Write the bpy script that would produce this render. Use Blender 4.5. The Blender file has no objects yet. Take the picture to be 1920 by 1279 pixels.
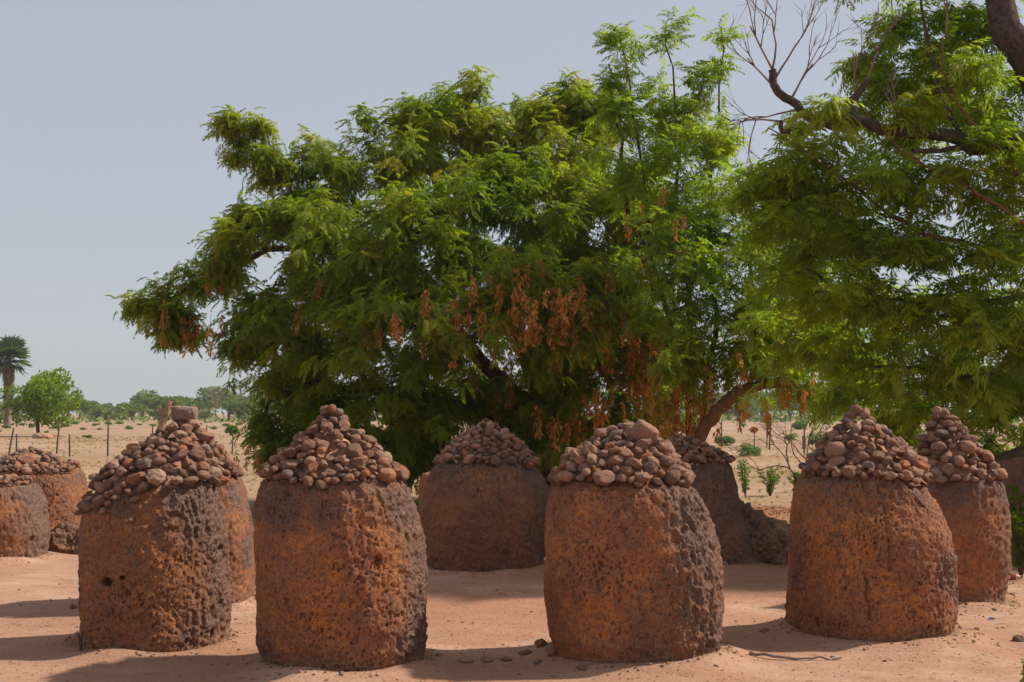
import bpy, bmesh, math, random
import numpy as np
from mathutils import Vector, Matrix

# ------------------------------------------------------------------ camera, world, sun
sc = bpy.context.scene
C = sc.collection
F = 2318.0                      # focal length in photo pixels (1920 wide)
CAMZ = 1.6
PITCH = math.atan(135.5 / F)
cam_d = bpy.data.cameras.new('camera')
cam_d.sensor_width = 36.0
cam_d.lens = F / 1920.0 * 36.0
cam_d.clip_start = 0.1
cam_d.clip_end = 6000
cam = bpy.data.objects.new('camera', cam_d)
cam.location = (0, 0, CAMZ)
cam.rotation_euler = (math.radians(90) + PITCH, 0, 0)
C.objects.link(cam)
sc.camera = cam

SUN_EL = math.radians(45)
SUN_AZ = math.radians(15)       # from the +x axis towards +y: right, a little behind the stones
sdir = Vector((math.cos(SUN_EL) * math.cos(SUN_AZ), math.cos(SUN_EL) * math.sin(SUN_AZ), math.sin(SUN_EL)))
world = bpy.data.worlds.new('World')
sc.world = world
world.use_nodes = True
wn, wl = world.node_tree.nodes, world.node_tree.links
wn.clear()
w_out = wn.new('ShaderNodeOutputWorld')
w_bg = wn.new('ShaderNodeBackground')
w_sky = wn.new('ShaderNodeTexSky')
w_sky.sky_type = 'NISHITA'
w_sky.sun_disc = False
w_sky.sun_elevation = SUN_EL
w_sky.sun_rotation = math.radians(90) - SUN_AZ
w_sky.air_density = 1.0
w_sky.dust_density = 1.2
w_sky.ozone_density = 1.0
w_bg.inputs['Strength'].default_value = 0.142
w_mix = wn.new('ShaderNodeMix')
w_mix.data_type = 'RGBA'
w_mix.inputs[0].default_value = 0.88          # pale dust in the air, the same in every direction
w_mix.inputs[7].default_value = (1.62, 1.67, 1.80, 1)
wl.new(w_sky.outputs[0], w_mix.inputs[6])
wl.new(w_mix.outputs[2], w_bg.inputs['Color'])
wl.new(w_bg.outputs[0], w_out.inputs['Surface'])
sun_d = bpy.data.lights.new('sun', 'SUN')
sun_d.energy = 2.9
sun_d.angle = math.radians(2.0)
sun_d.color = (1.0, 0.93, 0.82)
sun = bpy.data.objects.new('sun', sun_d)
sun.rotation_euler = sdir.to_track_quat('Z', 'Y').to_euler()
sun.location = (20, 12, 25)
C.objects.link(sun)
sc.view_settings.view_transform = 'Standard'
sc.view_settings.look = 'None'
sc.view_settings.gamma = 1.0
sc.view_settings.use_curve_mapping = False
sc.view_settings.exposure = 0.95
sc.cycles.max_bounces = 10
sc.cycles.diffuse_bounces = 6
sc.cycles.transparent_max_bounces = 8

# ------------------------------------------------------------------ helpers: pixels to places
cp, sp_ = math.cos(PITCH), math.sin(PITCH)
def ray(px, py):
    x = (px - 960.0) / F
    z = -(py - 639.5) / F
    return x, cp - z * sp_, sp_ + z * cp
def P(px, py, Y):
    x, y, z = ray(px, py)
    s = Y / y
    return np.array((x * s, Y, CAMZ + z * s))
def G(px, py):
    x, y, z = ray(px, py)
    s = -CAMZ / z
    return np.array((x * s, y * s, 0.0))
def M(px, Y):                   # metres that one photo pixel covers at depth Y
    return Y / F * px

# ------------------------------------------------------------------ helpers: noise
def _h(ix, iy, iz, seed):
    n = (ix.astype(np.int64) * 374761393 + iy.astype(np.int64) * 668265263 + iz.astype(np.int64) * 2147483647 + seed * 1274126177) & 0xFFFFFFFF
    n = ((n ^ (n >> 13)) * 1274126177) & 0xFFFFFFFF
    n = ((n ^ (n >> 16)) * 2246822519) & 0xFFFFFFFF
    n = n ^ (n >> 15)
    return (n & 0xFFFFFF) / float(0xFFFFFF)
def vnoise(p, seed=0):
    i = np.floor(p).astype(np.int64)
    f = p - i
    u = f * f * f * (f * (f * 6 - 15) + 10)
    r = 0
    for dx in (0, 1):
        wx = u[:, 0] if dx else 1 - u[:, 0]
        for dy in (0, 1):
            wy = u[:, 1] if dy else 1 - u[:, 1]
            for dz in (0, 1):
                wz = u[:, 2] if dz else 1 - u[:, 2]
                r = r + wx * wy * wz * _h(i[:, 0] + dx, i[:, 1] + dy, i[:, 2] + dz, seed)
    return r * 2 - 1
def fbm(p, seed=0, octv=4, gain=0.5):
    a, s, r = 1.0, 0.0, 0
    for k in range(octv):
        r = r + a * vnoise(p * 2 ** k + 17.3 * k, seed + k)
        s += a
        a *= gain
    return r / s
def worley(p, seed=0):
    i = np.floor(p).astype(np.int64)
    best = np.full(len(p), 9.0)
    bid = np.zeros(len(p))
    for dx in (-1, 0, 1):
        for dy in (-1, 0, 1):
            for dz in (-1, 0, 1):
                a, b, c = i[:, 0] + dx, i[:, 1] + dy, i[:, 2] + dz
                q = np.stack((a + _h(a, b, c, seed), b + _h(a, b, c, seed + 1), c + _h(a, b, c, seed + 2)), 1)
                d = np.sqrt(((q - p) ** 2).sum(1))
                m = d < best
                best[m] = d[m]
                bid[m] = _h(a, b, c, seed + 3)[m]
    return best, bid
def sstep(a, b, x):
    t = np.clip((x - a) / (b - a), 0, 1)
    return t * t * (3 - 2 * t)

# ------------------------------------------------------------------ helpers: objects
def mesh_np(name, V, faces, mat, attrs=None, smooth=False):
    """V (n,3); faces (m,k) array of one polygon size, or a list of such arrays"""
    me = bpy.data.meshes.new(name)
    fl = faces if isinstance(faces, list) else [faces]
    fl = [np.asarray(f, dtype=np.int32) for f in fl if len(f)]
    nl = sum(f.size for f in fl)
    npoly = sum(len(f) for f in fl)
    me.vertices.add(len(V))
    me.vertices.foreach_set('co', np.ascontiguousarray(V, dtype=np.float32).ravel())
    me.loops.add(nl)
    me.loops.foreach_set('vertex_index', np.concatenate([f.ravel() for f in fl]))
    me.polygons.add(npoly)
    tot = np.concatenate([np.full(len(f), f.shape[1], dtype=np.int32) for f in fl])
    st = np.concatenate(([0], np.cumsum(tot)[:-1])).astype(np.int32)
    me.polygons.foreach_set('loop_start', st)
    me.polygons.foreach_set('loop_total', tot)
    me.update(calc_edges=True)
    if smooth:
        me.polygons.foreach_set('use_smooth', np.ones(npoly, dtype=bool))
    for k, a in (attrs or {}).items():
        at = me.attributes.new(k, 'FLOAT', 'POINT')
        at.data.foreach_set('value', np.ascontiguousarray(a, dtype=np.float32))
    if mat:
        me.materials.append(mat)
    return me
def link(name, me, parent=None, loc=None):
    o = bpy.data.objects.new(name, me)
    C.objects.link(o)
    if parent is not None:
        o.parent = parent
    if loc is not None:
        o.location = loc
    return o
def tag(o, label=None, cat=None, group=None, kind=None):
    if label: o['label'] = label
    if cat: o['category'] = cat
    if group: o['group'] = group
    if kind: o['kind'] = kind
    return o
def empty(name, loc, label, cat, group=None, rz=0.0):
    o = bpy.data.objects.new(name, None)
    o.empty_display_size = 0.2
    o.location = loc
    o.rotation_euler = (0, 0, rz)
    C.objects.link(o)
    return tag(o, label, cat, group)
def tubes(polys, sides=6):
    """polys: list of (points (n,3), radii (n)); returns V, quads"""
    Vs, Fs, off = [], [], 0
    ang = np.arange(sides) * 2 * math.pi / sides
    for pts, rad in polys:
        pts = np.asarray(pts, float)
        rad = np.asarray(rad, float)
        n = len(pts)
        d = np.gradient(pts, axis=0)
        d /= np.linalg.norm(d, axis=1)[:, None] + 1e-9
        ref = np.array((0.3, 0.2, 1.0)) if abs(d[:, 2]).mean() < 0.8 else np.array((1.0, 0.15, 0.1))
        a = np.cross(d, ref)
        a /= np.linalg.norm(a, axis=1)[:, None] + 1e-9
        b = np.cross(d, a)
        ring = pts[:, None, :] + rad[:, None, None] * (np.cos(ang)[None, :, None] * a[:, None, :] + np.sin(ang)[None, :, None] * b[:, None, :])
        Vs.append(ring.reshape(-1, 3))
        i = np.arange(n - 1)[:, None] * sides
        j = np.arange(sides)[None, :]
        k = (j + 1) % sides
        q = np.stack((i + j, i + k, i + sides + k, i + sides + j), 2).reshape(-1, 4) + off
        Fs.append(q)
        Fs.append(np.array([[off + 0] + [off + sides - 1 - t for t in range(sides - 1)]])[:, :4])
        off += n * sides
    return np.concatenate(Vs), np.concatenate([f for f in Fs if f.shape[1] == 4])
def smooth_path(pts, n=10, jit=0.0, rng=None):
    pts = np.asarray(pts, float)
    t = np.linspace(0, len(pts) - 1, n)
    out = []
    for s in t:
        i = min(int(s), len(pts) - 2)
        f = s - i
        p0, p1, p2, p3 = pts[max(i - 1, 0)], pts[i], pts[i + 1], pts[min(i + 2, len(pts) - 1)]
        out.append(0.5 * (2 * p1 + (p2 - p0) * f + (2 * p0 - 5 * p1 + 4 * p2 - p3) * f * f + (3 * p1 - p0 - 3 * p2 + p3) * f ** 3))
    out = np.array(out)
    if jit and rng is not None:
        out[1:-1] += rng.normal(0, jit, (n - 2, 3))
    return out

# ------------------------------------------------------------------ materials
def new_mat(name):
    m = bpy.data.materials.new(name)
    m.use_nodes = True
    nt = m.node_tree
    nt.nodes.clear()
    out = nt.nodes.new('ShaderNodeOutputMaterial')
    return m, nt, out
def nd(nt, t, **kw):
    n = nt.nodes.new(t)
    for k, v in kw.items():
        if k in n.inputs: n.inputs[k].default_value = v
        else: setattr(n, k, v)
    return n
def noise(nt, vec, scale, detail=4, rough=0.55, dist=0.0):
    n = nd(nt, 'ShaderNodeTexNoise', Scale=scale, Detail=detail, Roughness=rough, Distortion=dist)
    if vec is not None: nt.links.new(vec, n.inputs['Vector'])
    return n
def ramp(nt, fac, stops, interp='LINEAR'):
    r = nt.nodes.new('ShaderNodeValToRGB')
    r.color_ramp.interpolation = interp
    e = r.color_ramp.elements
    while len(e) < len(stops): e.new(0.5)
    for i, (p, c) in enumerate(stops):
        e[i].position = p
        e[i].color = (*c, 1) if len(c) == 3 else c
    nt.links.new(fac, r.inputs[0])
    return r
def mix(nt, fac, a, b, blend='MIX'):
    m = nt.nodes.new('ShaderNodeMix')
    m.data_type = 'RGBA'
    m.blend_type = blend
    for s, v in ((0, fac), (6, a), (7, b)):
        if hasattr(v, 'links') or hasattr(v, 'is_linked'): nt.links.new(v, m.inputs[s])
        elif s == 0: m.inputs[0].default_value = v
        else: m.inputs[s].default_value = (*v, 1)
    return m.outputs[2]
def math_(nt, op, a, b=None, clamp=False):
    m = nt.nodes.new('ShaderNodeMath')
    m.operation = op
    m.use_clamp = clamp
    for i, v in enumerate((a, b)):
        if v is None: continue
        if hasattr(v, 'is_linked'): nt.links.new(v, m.inputs[i])
        else: m.inputs[i].default_value = v
    return m.outputs[0]
def attr(nt, name):
    return nd(nt, 'ShaderNodeAttribute', attribute_name=name).outputs['Fac']
def pbsdf(nt, out, col, rough=0.9, normal=None, spec=0.2):
    b = nt.nodes.new('ShaderNodeBsdfPrincipled')
    if hasattr(col, 'is_linked'): nt.links.new(col, b.inputs['Base Color'])
    else: b.inputs['Base Color'].default_value = (*col, 1)
    if hasattr(rough, 'is_linked'): nt.links.new(rough, b.inputs['Roughness'])
    else: b.inputs['Roughness'].default_value = rough
    b.inputs['Specular IOR Level'].default_value = spec
    if normal is not None: nt.links.new(normal, b.inputs['Normal'])
    if out is not None: nt.links.new(b.outputs[0], out.inputs['Surface'])
    return b
def bump(nt, h, dist, strength=1.0, normal=None):
    b = nd(nt, 'ShaderNodeBump', Strength=strength, Distance=dist)
    nt.links.new(h, b.inputs['Height'])
    if normal is not None: nt.links.new(normal, b.inputs['Normal'])
    return b.outputs[0]

def mat_laterite():
    m, nt, out = new_mat('laterite')
    g = nt.nodes.new('ShaderNodeNewGeometry').outputs['Position']
    n1 = noise(nt, g, 3.2, 5, 0.6)
    n2 = noise(nt, g, 22, 5, 0.65)
    n3 = noise(nt, g, 85, 4, 0.7)
    orange = ramp(nt, n1.outputs[0], [(0.28, (0.25, 0.105, 0.060)), (0.48, (0.38, 0.148, 0.064)), (0.62, (0.52, 0.205, 0.062)), (0.8, (0.32, 0.135, 0.07))])
    c1 = mix(nt, ramp(nt, n2.outputs[0], [(0.35, (0, 0, 0)), (0.7, (1, 1, 1))]).outputs[0], orange.outputs[0], (0.22, 0.10, 0.064))
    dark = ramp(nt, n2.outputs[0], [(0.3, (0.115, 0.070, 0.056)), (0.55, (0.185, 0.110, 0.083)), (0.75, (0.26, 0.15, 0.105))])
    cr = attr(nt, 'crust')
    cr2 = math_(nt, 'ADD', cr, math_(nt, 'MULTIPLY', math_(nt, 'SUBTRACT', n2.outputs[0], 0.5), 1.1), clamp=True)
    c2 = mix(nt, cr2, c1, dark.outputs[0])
    # dust of the ground thrown against the foot of the stone
    c3 = mix(nt, attr(nt, 'dust'), c2, (0.30, 0.15, 0.09))
    c4 = mix(nt, 0.55, c3, ramp(nt, n3.outputs[0], [(0.25, (0.45, 0.42, 0.42)), (0.5, (1, 1, 1)), (0.8, (1.35, 1.3, 1.25))]).outputs[0], 'MULTIPLY')
    mp = nd(nt, 'ShaderNodeMapping')
    mp.inputs['Scale'].default_value = (1, 1, 0.62)
    nt.links.new(g, mp.inputs[0])
    wob = noise(nt, g, 30, 3)
    mm = mix(nt, 0.035, mp.outputs[0], wob.outputs[1], 'ADD')
    v1 = nd(nt, 'ShaderNodeTexVoronoi', Scale=72.0)
    nt.links.new(mm, v1.inputs['Vector'])
    pit = ramp(nt, v1.outputs[0], [(0.10, (0, 0, 0)), (0.34, (1, 1, 1))])
    b1 = bump(nt, pit.outputs[0], 0.016, 0.85)
    b2 = bump(nt, n3.outputs[0], 0.012, 0.9, b1)
    b3 = bump(nt, n2.outputs[0], 0.015, 0.4, b2)
    pbsdf(nt, out, c4, 0.93, b3, 0.15)
    return m
def mat_cobble():
    m, nt, out = new_mat('rubble_stone')
    oi = nt.nodes.new('ShaderNodeObjectInfo')
    tc = nt.nodes.new('ShaderNodeTexCoord').outputs['Object']
    vec = nt.nodes.new('ShaderNodeVectorMath')
    vec.operation = 'ADD'
    nt.links.new(tc, vec.inputs[0])
    cmb = nt.nodes.new('ShaderNodeCombineXYZ')
    nt.links.new(math_(nt, 'MULTIPLY', oi.outputs['Random'], 91.0), cmb.inputs[0])
    nt.links.new(cmb.outputs[0], vec.inputs[1])
    v = vec.outputs[0]
    base = ramp(nt, oi.outputs['Random'], [(0.0, (0.20, 0.105, 0.072)), (0.16, (0.30, 0.165, 0.108)), (0.32, (0.40, 0.225, 0.145)), (0.45, (0.24, 0.125, 0.085)), (0.58, (0.34, 0.16, 0.09)),
                                           (0.72, (0.45, 0.29, 0.205)), (0.84, (0.46, 0.165, 0.07)), (0.93, (0.28, 0.20, 0.17)), (1.0, (0.14, 0.085, 0.068))])
    n1 = noise(nt, v, 1.6, 5, 0.6)
    n2 = noise(nt, v, 7.0, 5, 0.7)
    c = mix(nt, ramp(nt, n1.outputs[0], [(0.45, (0, 0, 0)), (0.7, (0.8, 0.8, 0.8))]).outputs[0], base.outputs[0], (0.27, 0.155, 0.112))
    c = mix(nt, 0.75, c, ramp(nt, n2.outputs[0], [(0.25, (0.8, 0.78, 0.77)), (0.5, (1.5, 1.5, 1.5)), (0.78, (1.85, 1.83, 1.8))]).outputs[0], 'MULTIPLY')
    b = bump(nt, n2.outputs[0], 0.03, 1.0)
    b = bump(nt, noise(nt, v, 22, 3, 0.7).outputs[0], 0.005, 0.7, b)
    pbsdf(nt, out, c, 0.88, b, 0.2)
    return m
def mat_ground():
    m, nt, out = new_mat('earth')
    g = nt.nodes.new('ShaderNodeNewGeometry').outputs['Position']
    mp = nd(nt, 'ShaderNodeMapping')
    mp.inputs['Scale'].default_value = (0.35, 1, 1)
    mp.inputs['Rotation'].default_value = (0, 0, 0.35)
    nt.links.new(g, mp.inputs[0])
    n1 = noise(nt, g, 0.55, 5, 0.6)
    n2 = noise(nt, mp.outputs[0], 5.0, 5, 0.65)
    n3 = noise(nt, g, 60, 4, 0.7)
    dirt = ramp(nt, n1.outputs[0], [(0.3, (0.30, 0.158, 0.098)), (0.5, (0.40, 0.232, 0.155)), (0.70, (0.55, 0.37, 0.27))])
    d2 = mix(nt, ramp(nt, n2.outputs[0], [(0.35, (0, 0, 0)), (0.75, (0.8, 0.8, 0.8))]).outputs[0], dirt.outputs[0], (0.335, 0.165, 0.098))
    nf = noise(nt, g, 0.11, 6, 0.62)
    nf2 = noise(nt, g, 1.7, 5, 0.7)
    field = ramp(nt, nf.outputs[0], [(0.3, (0.29, 0.178, 0.108)), (0.5, (0.39, 0.25, 0.158)), (0.7, (0.47, 0.31, 0.205))])
    f2 = mix(nt, ramp(nt, nf2.outputs[0], [(0.42, (0, 0, 0)), (0.7, (0.75, 0.75, 0.75))]).outputs[0], field.outputs[0], (0.235, 0.155, 0.088))
    far = attr(nt, 'field')
    c = mix(nt, far, d2, f2)
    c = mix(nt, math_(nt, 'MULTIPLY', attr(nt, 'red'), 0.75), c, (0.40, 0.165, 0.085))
    sp = nd(nt, 'ShaderNodeTexVoronoi', Scale=38.0)
    nt.links.new(g, sp.inputs['Vector'])
    c = mix(nt, ramp(nt, sp.outputs[0], [(0.12, (0.55, 0.55, 0.55)), (0.2, (0, 0, 0))]).outputs[0], c, (0.17, 0.085, 0.06))
    c = mix(nt, 0.5, c, ramp(nt, n3.outputs[0], [(0.25, (0.55, 0.53, 0.52)), (0.5, (1, 1, 1)), (0.8, (1.25, 1.25, 1.25))]).outputs[0], 'MULTIPLY')
    b = bump(nt, n2.outputs[0], 0.05, 0.7)
    b = bump(nt, noise(nt, g, 24, 4, 0.65).outputs[0], 0.012, 0.8, b)
    b = bump(nt, n3.outputs[0], 0.008, 0.7, b)
    pbsdf(nt, out, c, 0.95, b, 0.1)
    return m
def mat_leaf(name, stops, trans=0.42):
    m, nt, out = new_mat(name)
    t = attr(nt, 'tint')
    r = ramp(nt, t, stops)
    b = pbsdf(nt, None, r.outputs[0], 0.55, None, 0.25)
    tr = nt.nodes.new('ShaderNodeBsdfTranslucent')
    tc = mix(nt, 1.0, r.outputs[0], (1.15, 1.3, 0.6), 'MULTIPLY')
    nt.links.new(tc, tr.inputs[0])
    mx = nt.nodes.new('ShaderNodeMixShader')
    mx.inputs[0].default_value = trans
    nt.links.new(b.outputs[0], mx.inputs[1])
    nt.links.new(tr.outputs[0], mx.inputs[2])
    nt.links.new(mx.outputs[0], out.inputs['Surface'])
    return m
def mat_bark(name, a, b_, scale=14):
    m, nt, out = new_mat(name)
    tc = nt.nodes.new('ShaderNodeNewGeometry').outputs['Position']
    n = noise(nt, tc, scale, 5, 0.65, 0.6)
    c = ramp(nt, n.outputs[0], [(0.3, a), (0.7, b_)])
    bb = bump(nt, n.outputs[0], 0.02, 0.9)
    pbsdf(nt, out, c.outputs[0], 0.9, bb, 0.1)
    return m
def mat_plain(name, col, rough=0.85, var=0.25, scale=30):
    m, nt, out = new_mat(name)
    tc = nt.nodes.new('ShaderNodeNewGeometry').outputs['Position']
    n = noise(nt, tc, scale, 4, 0.6)
    lo = tuple(c * (1 - var) for c in col)
    hi = tuple(min(1, c * (1 + var)) for c in col)
    pbsdf(nt, out, ramp(nt, n.outputs[0], [(0.3, lo), (0.7, hi)]).outputs[0], rough, None, 0.2)
    return m

LAT = mat_laterite()
COB = mat_cobble()
EARTH = mat_ground()
LEAF_BIG = mat_leaf('leaf_feathery', [(0.0, (0.085, 0.130, 0.011)), (0.35, (0.160, 0.220, 0.015)), (0.65, (0.245, 0.300, 0.020)), (0.88, (0.34, 0.355, 0.026)), (1.0, (0.42, 0.34, 0.03))], 0.57)
LEAF_NEEM = mat_leaf('leaf_neem', [(0.0, (0.100, 0.155, 0.013)), (0.35, (0.185, 0.260, 0.018)), (0.65, (0.265, 0.335, 0.024)), (0.9, (0.34, 0.38, 0.03)), (1.0, (0.39, 0.35, 0.035))], 0.6)
LEAF_BUSH = mat_leaf('leaf_bush', [(0.0, (0.05, 0.10, 0.02)), (0.5, (0.10, 0.18, 0.03)), (0.85, (0.19, 0.26, 0.04)), (1.0, (0.26, 0.14, 0.05))])
LEAF_FAR = mat_leaf('leaf_far', [(0.0, (0.07, 0.10, 0.02)), (0.5, (0.13, 0.175, 0.035)), (1.0, (0.22, 0.23, 0.06))], 0.4)
LEAF_PALM = mat_leaf('leaf_palm', [(0.0, (0.06, 0.08, 0.035)), (0.6, (0.115, 0.145, 0.06)), (1.0, (0.30, 0.25, 0.16))], 0.3)
POD = mat_leaf('seed_pod', [(0.0, (0.30, 0.11, 0.03)), (0.5, (0.56, 0.23, 0.06)), (1.0, (0.74, 0.36, 0.12))], 0.4)
STRAW = mat_leaf('straw', [(0.0, (0.24, 0.15, 0.06)), (0.6, (0.42, 0.28, 0.13)), (1.0, (0.20, 0.21, 0.05))], 0.3)
LITTER = mat_leaf('leaf_litter', [(0.0, (0.16, 0.06, 0.03)), (0.6, (0.36, 0.11, 0.045)), (1.0, (0.42, 0.20, 0.08))], 0.2)
BARK = mat_bark('bark_brown', (0.05, 0.03, 0.022), (0.15, 0.088, 0.06))
BARK_RED = mat_bark('bark_reddish', (0.11, 0.055, 0.03), (0.25, 0.125, 0.07))
BARK_DARK = mat_bark('bark_dark', (0.04, 0.03, 0.026), (0.13, 0.095, 0.08))
TWIG_GREY = mat_bark('twig_grey', (0.14, 0.10, 0.085), (0.30, 0.22, 0.18), 8)
PALM_BARK = mat_bark('palm_skirt', (0.16, 0.11, 0.085), (0.32, 0.23, 0.18), 4)
POSTM = mat_plain('weathered_post', (0.10, 0.07, 0.06))
WIREM = mat_plain('wire', (0.16, 0.14, 0.13), 0.5)
WOOD = mat_plain('dry_wood', (0.34, 0.20, 0.12), 0.85, 0.3, 18)

# ------------------------------------------------------------------ megalith data (photo outlines)
# base = row where the front foot meets the ground; sil = (row, left column, right column)
MEGA = [
 dict(k='A', base=1216, sil=[(1216, 158, 433), (1130, 154, 434), (1040, 153, 430), (980, 158, 424), (935, 170, 414), (905, 188, 404)], dep=0.92, seed=3, fine=1,
      cuts=[((212, 926), (-0.5, -0.32, 0.80))], crust=(0.8, 0.5, 0.18), label='orange pitted megalith with a sloping shoulder and a large round hole low on its face'),
 dict(k='C', base=1260, sil=[(1260, 500, 806), (1200, 488, 806), (1100, 482, 801), (1020, 480, 794), (960, 485, 784), (925, 492, 774), (905, 500, 757)], dep=0.9, seed=11, fine=1,
      cuts=[], crust=(0.7, 0.65, 0.05), label='tall barrel shaped brown megalith under a neat pointed rubble heap, between two orange megaliths'),
 dict(k='E', base=1247, sil=[(1247, 1038, 1352), (1180, 1030, 1352), (1100, 1022, 1344), (1020, 1021, 1333), (960, 1025, 1318), (925, 1030, 1302), (905, 1042, 1278)], dep=0.95, seed=23, fine=1,
      cuts=[], crust=(1.0, 0.35, -0.25), label='leaning megalith with a bright orange pitted face and dark crusted flank'),
 dict(k='H', base=1206, sil=[(1206, 1474, 1780), (1140, 1474, 1784), (1050, 1478, 1783), (1000, 1482, 1776), (960, 1486, 1758), (925, 1490, 1744), (897, 1500, 1732)], dep=0.92, seed=37, fine=1,
      cuts=[((1752, 948), (0.62, -0.3, 0.72))], crust=(0.2, 0.7, -0.1), label='tan megalith with vertical cracks and a broken rough shoulder'),
 dict(k='B', base=1138, sil=[(1138, 240, 477), (1050, 238, 476), (980, 240, 470), (930, 246, 462), (895, 256, 450)], dep=0.95, seed=41, fine=0,
      cuts=[], crust=(0.5, 0.3, -0.15), label='reddish megalith half hidden behind the one with the sloping shoulder'),
 dict(k='D', base=1070, sil=[(1070, 798, 1022), (1000, 790, 1032), (950, 788, 1034), (910, 796, 1026), (885, 808, 1012), (871, 818, 1002)], dep=0.9, seed=53, fine=0,
      cuts=[((1016, 905), (0.55, -0.2, 0.8))], crust=(0.5, 0.55, 0.4), label='wide squat brown megalith shaded by the big tree'),
 dict(k='F', base=1058, sil=[(1058, 1206, 1410), (1000, 1204, 1402), (950, 1206, 1391), (900, 1216, 1378), (868, 1228, 1368)], dep=0.9, seed=61, fine=0,
      cuts=[], crust=(0.4, 0.8, 0.65), label='dark megalith with a slanting flank beside broken boulders'),
 dict(k='I', base=1132, sil=[(1132, 1690, 1880), (1060, 1686, 1884), (1000, 1686, 1884), (950, 1690, 1880), (905, 1698, 1870)], dep=0.95, seed=71, fine=0,
      cuts=[], crust=(0.5, 0.5, 0.1), label='slim brown megalith beside the dark ruined bank, with a tall steep rubble heap'),
 dict(k='K', base=1004, sil=[(1004, -32, 156), (960, -34, 156), (910, -30, 153), (887, -22, 147)], dep=0.9, seed=83, fine=0,
      cuts=[], crust=(0.5, 0.45, -0.15), label='red brown megalith with a low heap topped by one big block'),
 dict(k='Q', base=1052, sil=[(1052, -125, 86), (1000, -127, 84), (950, -122, 74), (920, -112, 62)], dep=0.9, seed=97, fine=0,
      cuts=[((50, 922), (0.62, -0.2, 0.75))], crust=(0.7, 0.5, 0.25), label='worn dark megalith crumbling beside a low boulder'),
 dict(k='S', base=1018, sil=[(1018, 783, 880), (960, 784, 880), (910, 786, 878), (892, 792, 872)], dep=0.95, seed=101, fine=0,
      cuts=[], crust=(0.4, 0.3, -0.2), label='slim orange megalith peeping out behind the wide squat one'),
]
for m in MEGA:
    d0 = G(960, m['base'] + 0.03 * (m['base'] - 775))[1]      # the foot is banked with a few centimetres of soil
    w = (m['sil'][0][2] - m['sil'][0][1]) / 2 / F
    r = w * d0 / (1 - w * m['dep'])
    m['Y'] = d0 + r * m['dep']
    m['X'] = (0.5 * (m['sil'][0][1] + m['sil'][0][2]) - 960) / F * m['Y']
    m['r'] = r
def gz(x, y):
    """height of the ground"""
    x = np.atleast_1d(np.asarray(x, float)); y = np.atleast_1d(np.asarray(y, float))
    p = np.stack((x, y, np.zeros_like(x)), 1)
    z = 0.022 * fbm(p * 0.45, 5, 3) + 0.018 * fbm(p * 1.7, 6, 3) * np.exp(-np.maximum(y - 16, 0) / 30)
    z += 0.007 * fbm(p * 5.5, 7, 3) * (y < 18)
    z += 0.28 * np.exp(-((y - 42.5 - 0.03 * x + 0.8 * vnoise(p * 0.12, 8)) / 0.9) ** 2) * (0.55 + 0.45 * vnoise(p * 0.35, 9))
    z += 0.5 * sstep(60, 300, y) * vnoise(p * 0.012, 10) * 0.6
    for m in MEGA:
        dd = np.hypot(x - m['X'], y - m['Y']) - m['r']
        z += (0.05 + 0.03 * vnoise(p * 3.1, 12)) * np.exp(-(np.maximum(dd, -0.2) / 0.15) ** 2)
    return z
def gz1(x, y): return float(gz(x, y)[0])

# ------------------------------------------------------------------ ground
def axis(lo, hi, step, far_lo, far_hi, growth=1.16):
    a = list(np.arange(lo, hi, step))
    s, v = step, hi
    while v < far_hi:
        a.append(v); s *= growth; v += s
    a.append(far_hi)
    s, v = step, lo
    while v > far_lo:
        s *= growth; v -= s
        a.insert(0, max(v, far_lo))
    return np.array(sorted(set(np.round(a, 4))))
gx = axis(-5.5, 6.0, 0.07, -2600, 2600, 1.13)
gy = axis(6.4, 15, 0.07, -60, 3500, 1.09)
XX, YY = np.meshgrid(gx, gy)
xf, yf = XX.ravel(), YY.ravel()
nx, ny = len(gx), len(gy)
ii, jj = np.meshgrid(np.arange(nx - 1), np.arange(ny - 1))
q0 = (jj * nx + ii).ravel()
gp = np.stack((xf, yf, np.zeros_like(xf)), 1)
fieldm = sstep(15.5, 21.0, yf + 1.6 * fbm(gp * 0.4, 31, 3))
rc = G(1450, 962)
ring = np.exp(-(((xf - 0.6) / 3.0) ** 2 + ((yf - 11.2) / 2.6) ** 2) ** 2)
redm = 0.55 * ring * (0.75 + 0.5 * fbm(gp * 1.3, 35, 4)) + .6 * np.exp(-((yf - 42.0 - 0.03 * xf + 0.8 * vnoise(gp * 0.12, 8)) / 1.3) ** 2) * (.6 + .6 * vnoise(gp * .35, 36)) + np.exp(-(((xf - rc[0]) / 2.2) ** 2 + ((yf - rc[1]) / 1.5) ** 2)) * (0.7 + 0.3 * fbm(gp * 3, 33, 3))  # circle earth, litter patch, and the fence ridge's shade painted in as a strip
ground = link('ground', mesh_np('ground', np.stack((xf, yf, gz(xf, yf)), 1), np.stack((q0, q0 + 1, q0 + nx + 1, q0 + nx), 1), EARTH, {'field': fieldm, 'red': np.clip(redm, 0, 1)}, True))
tag(ground, kind='structure')

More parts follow.
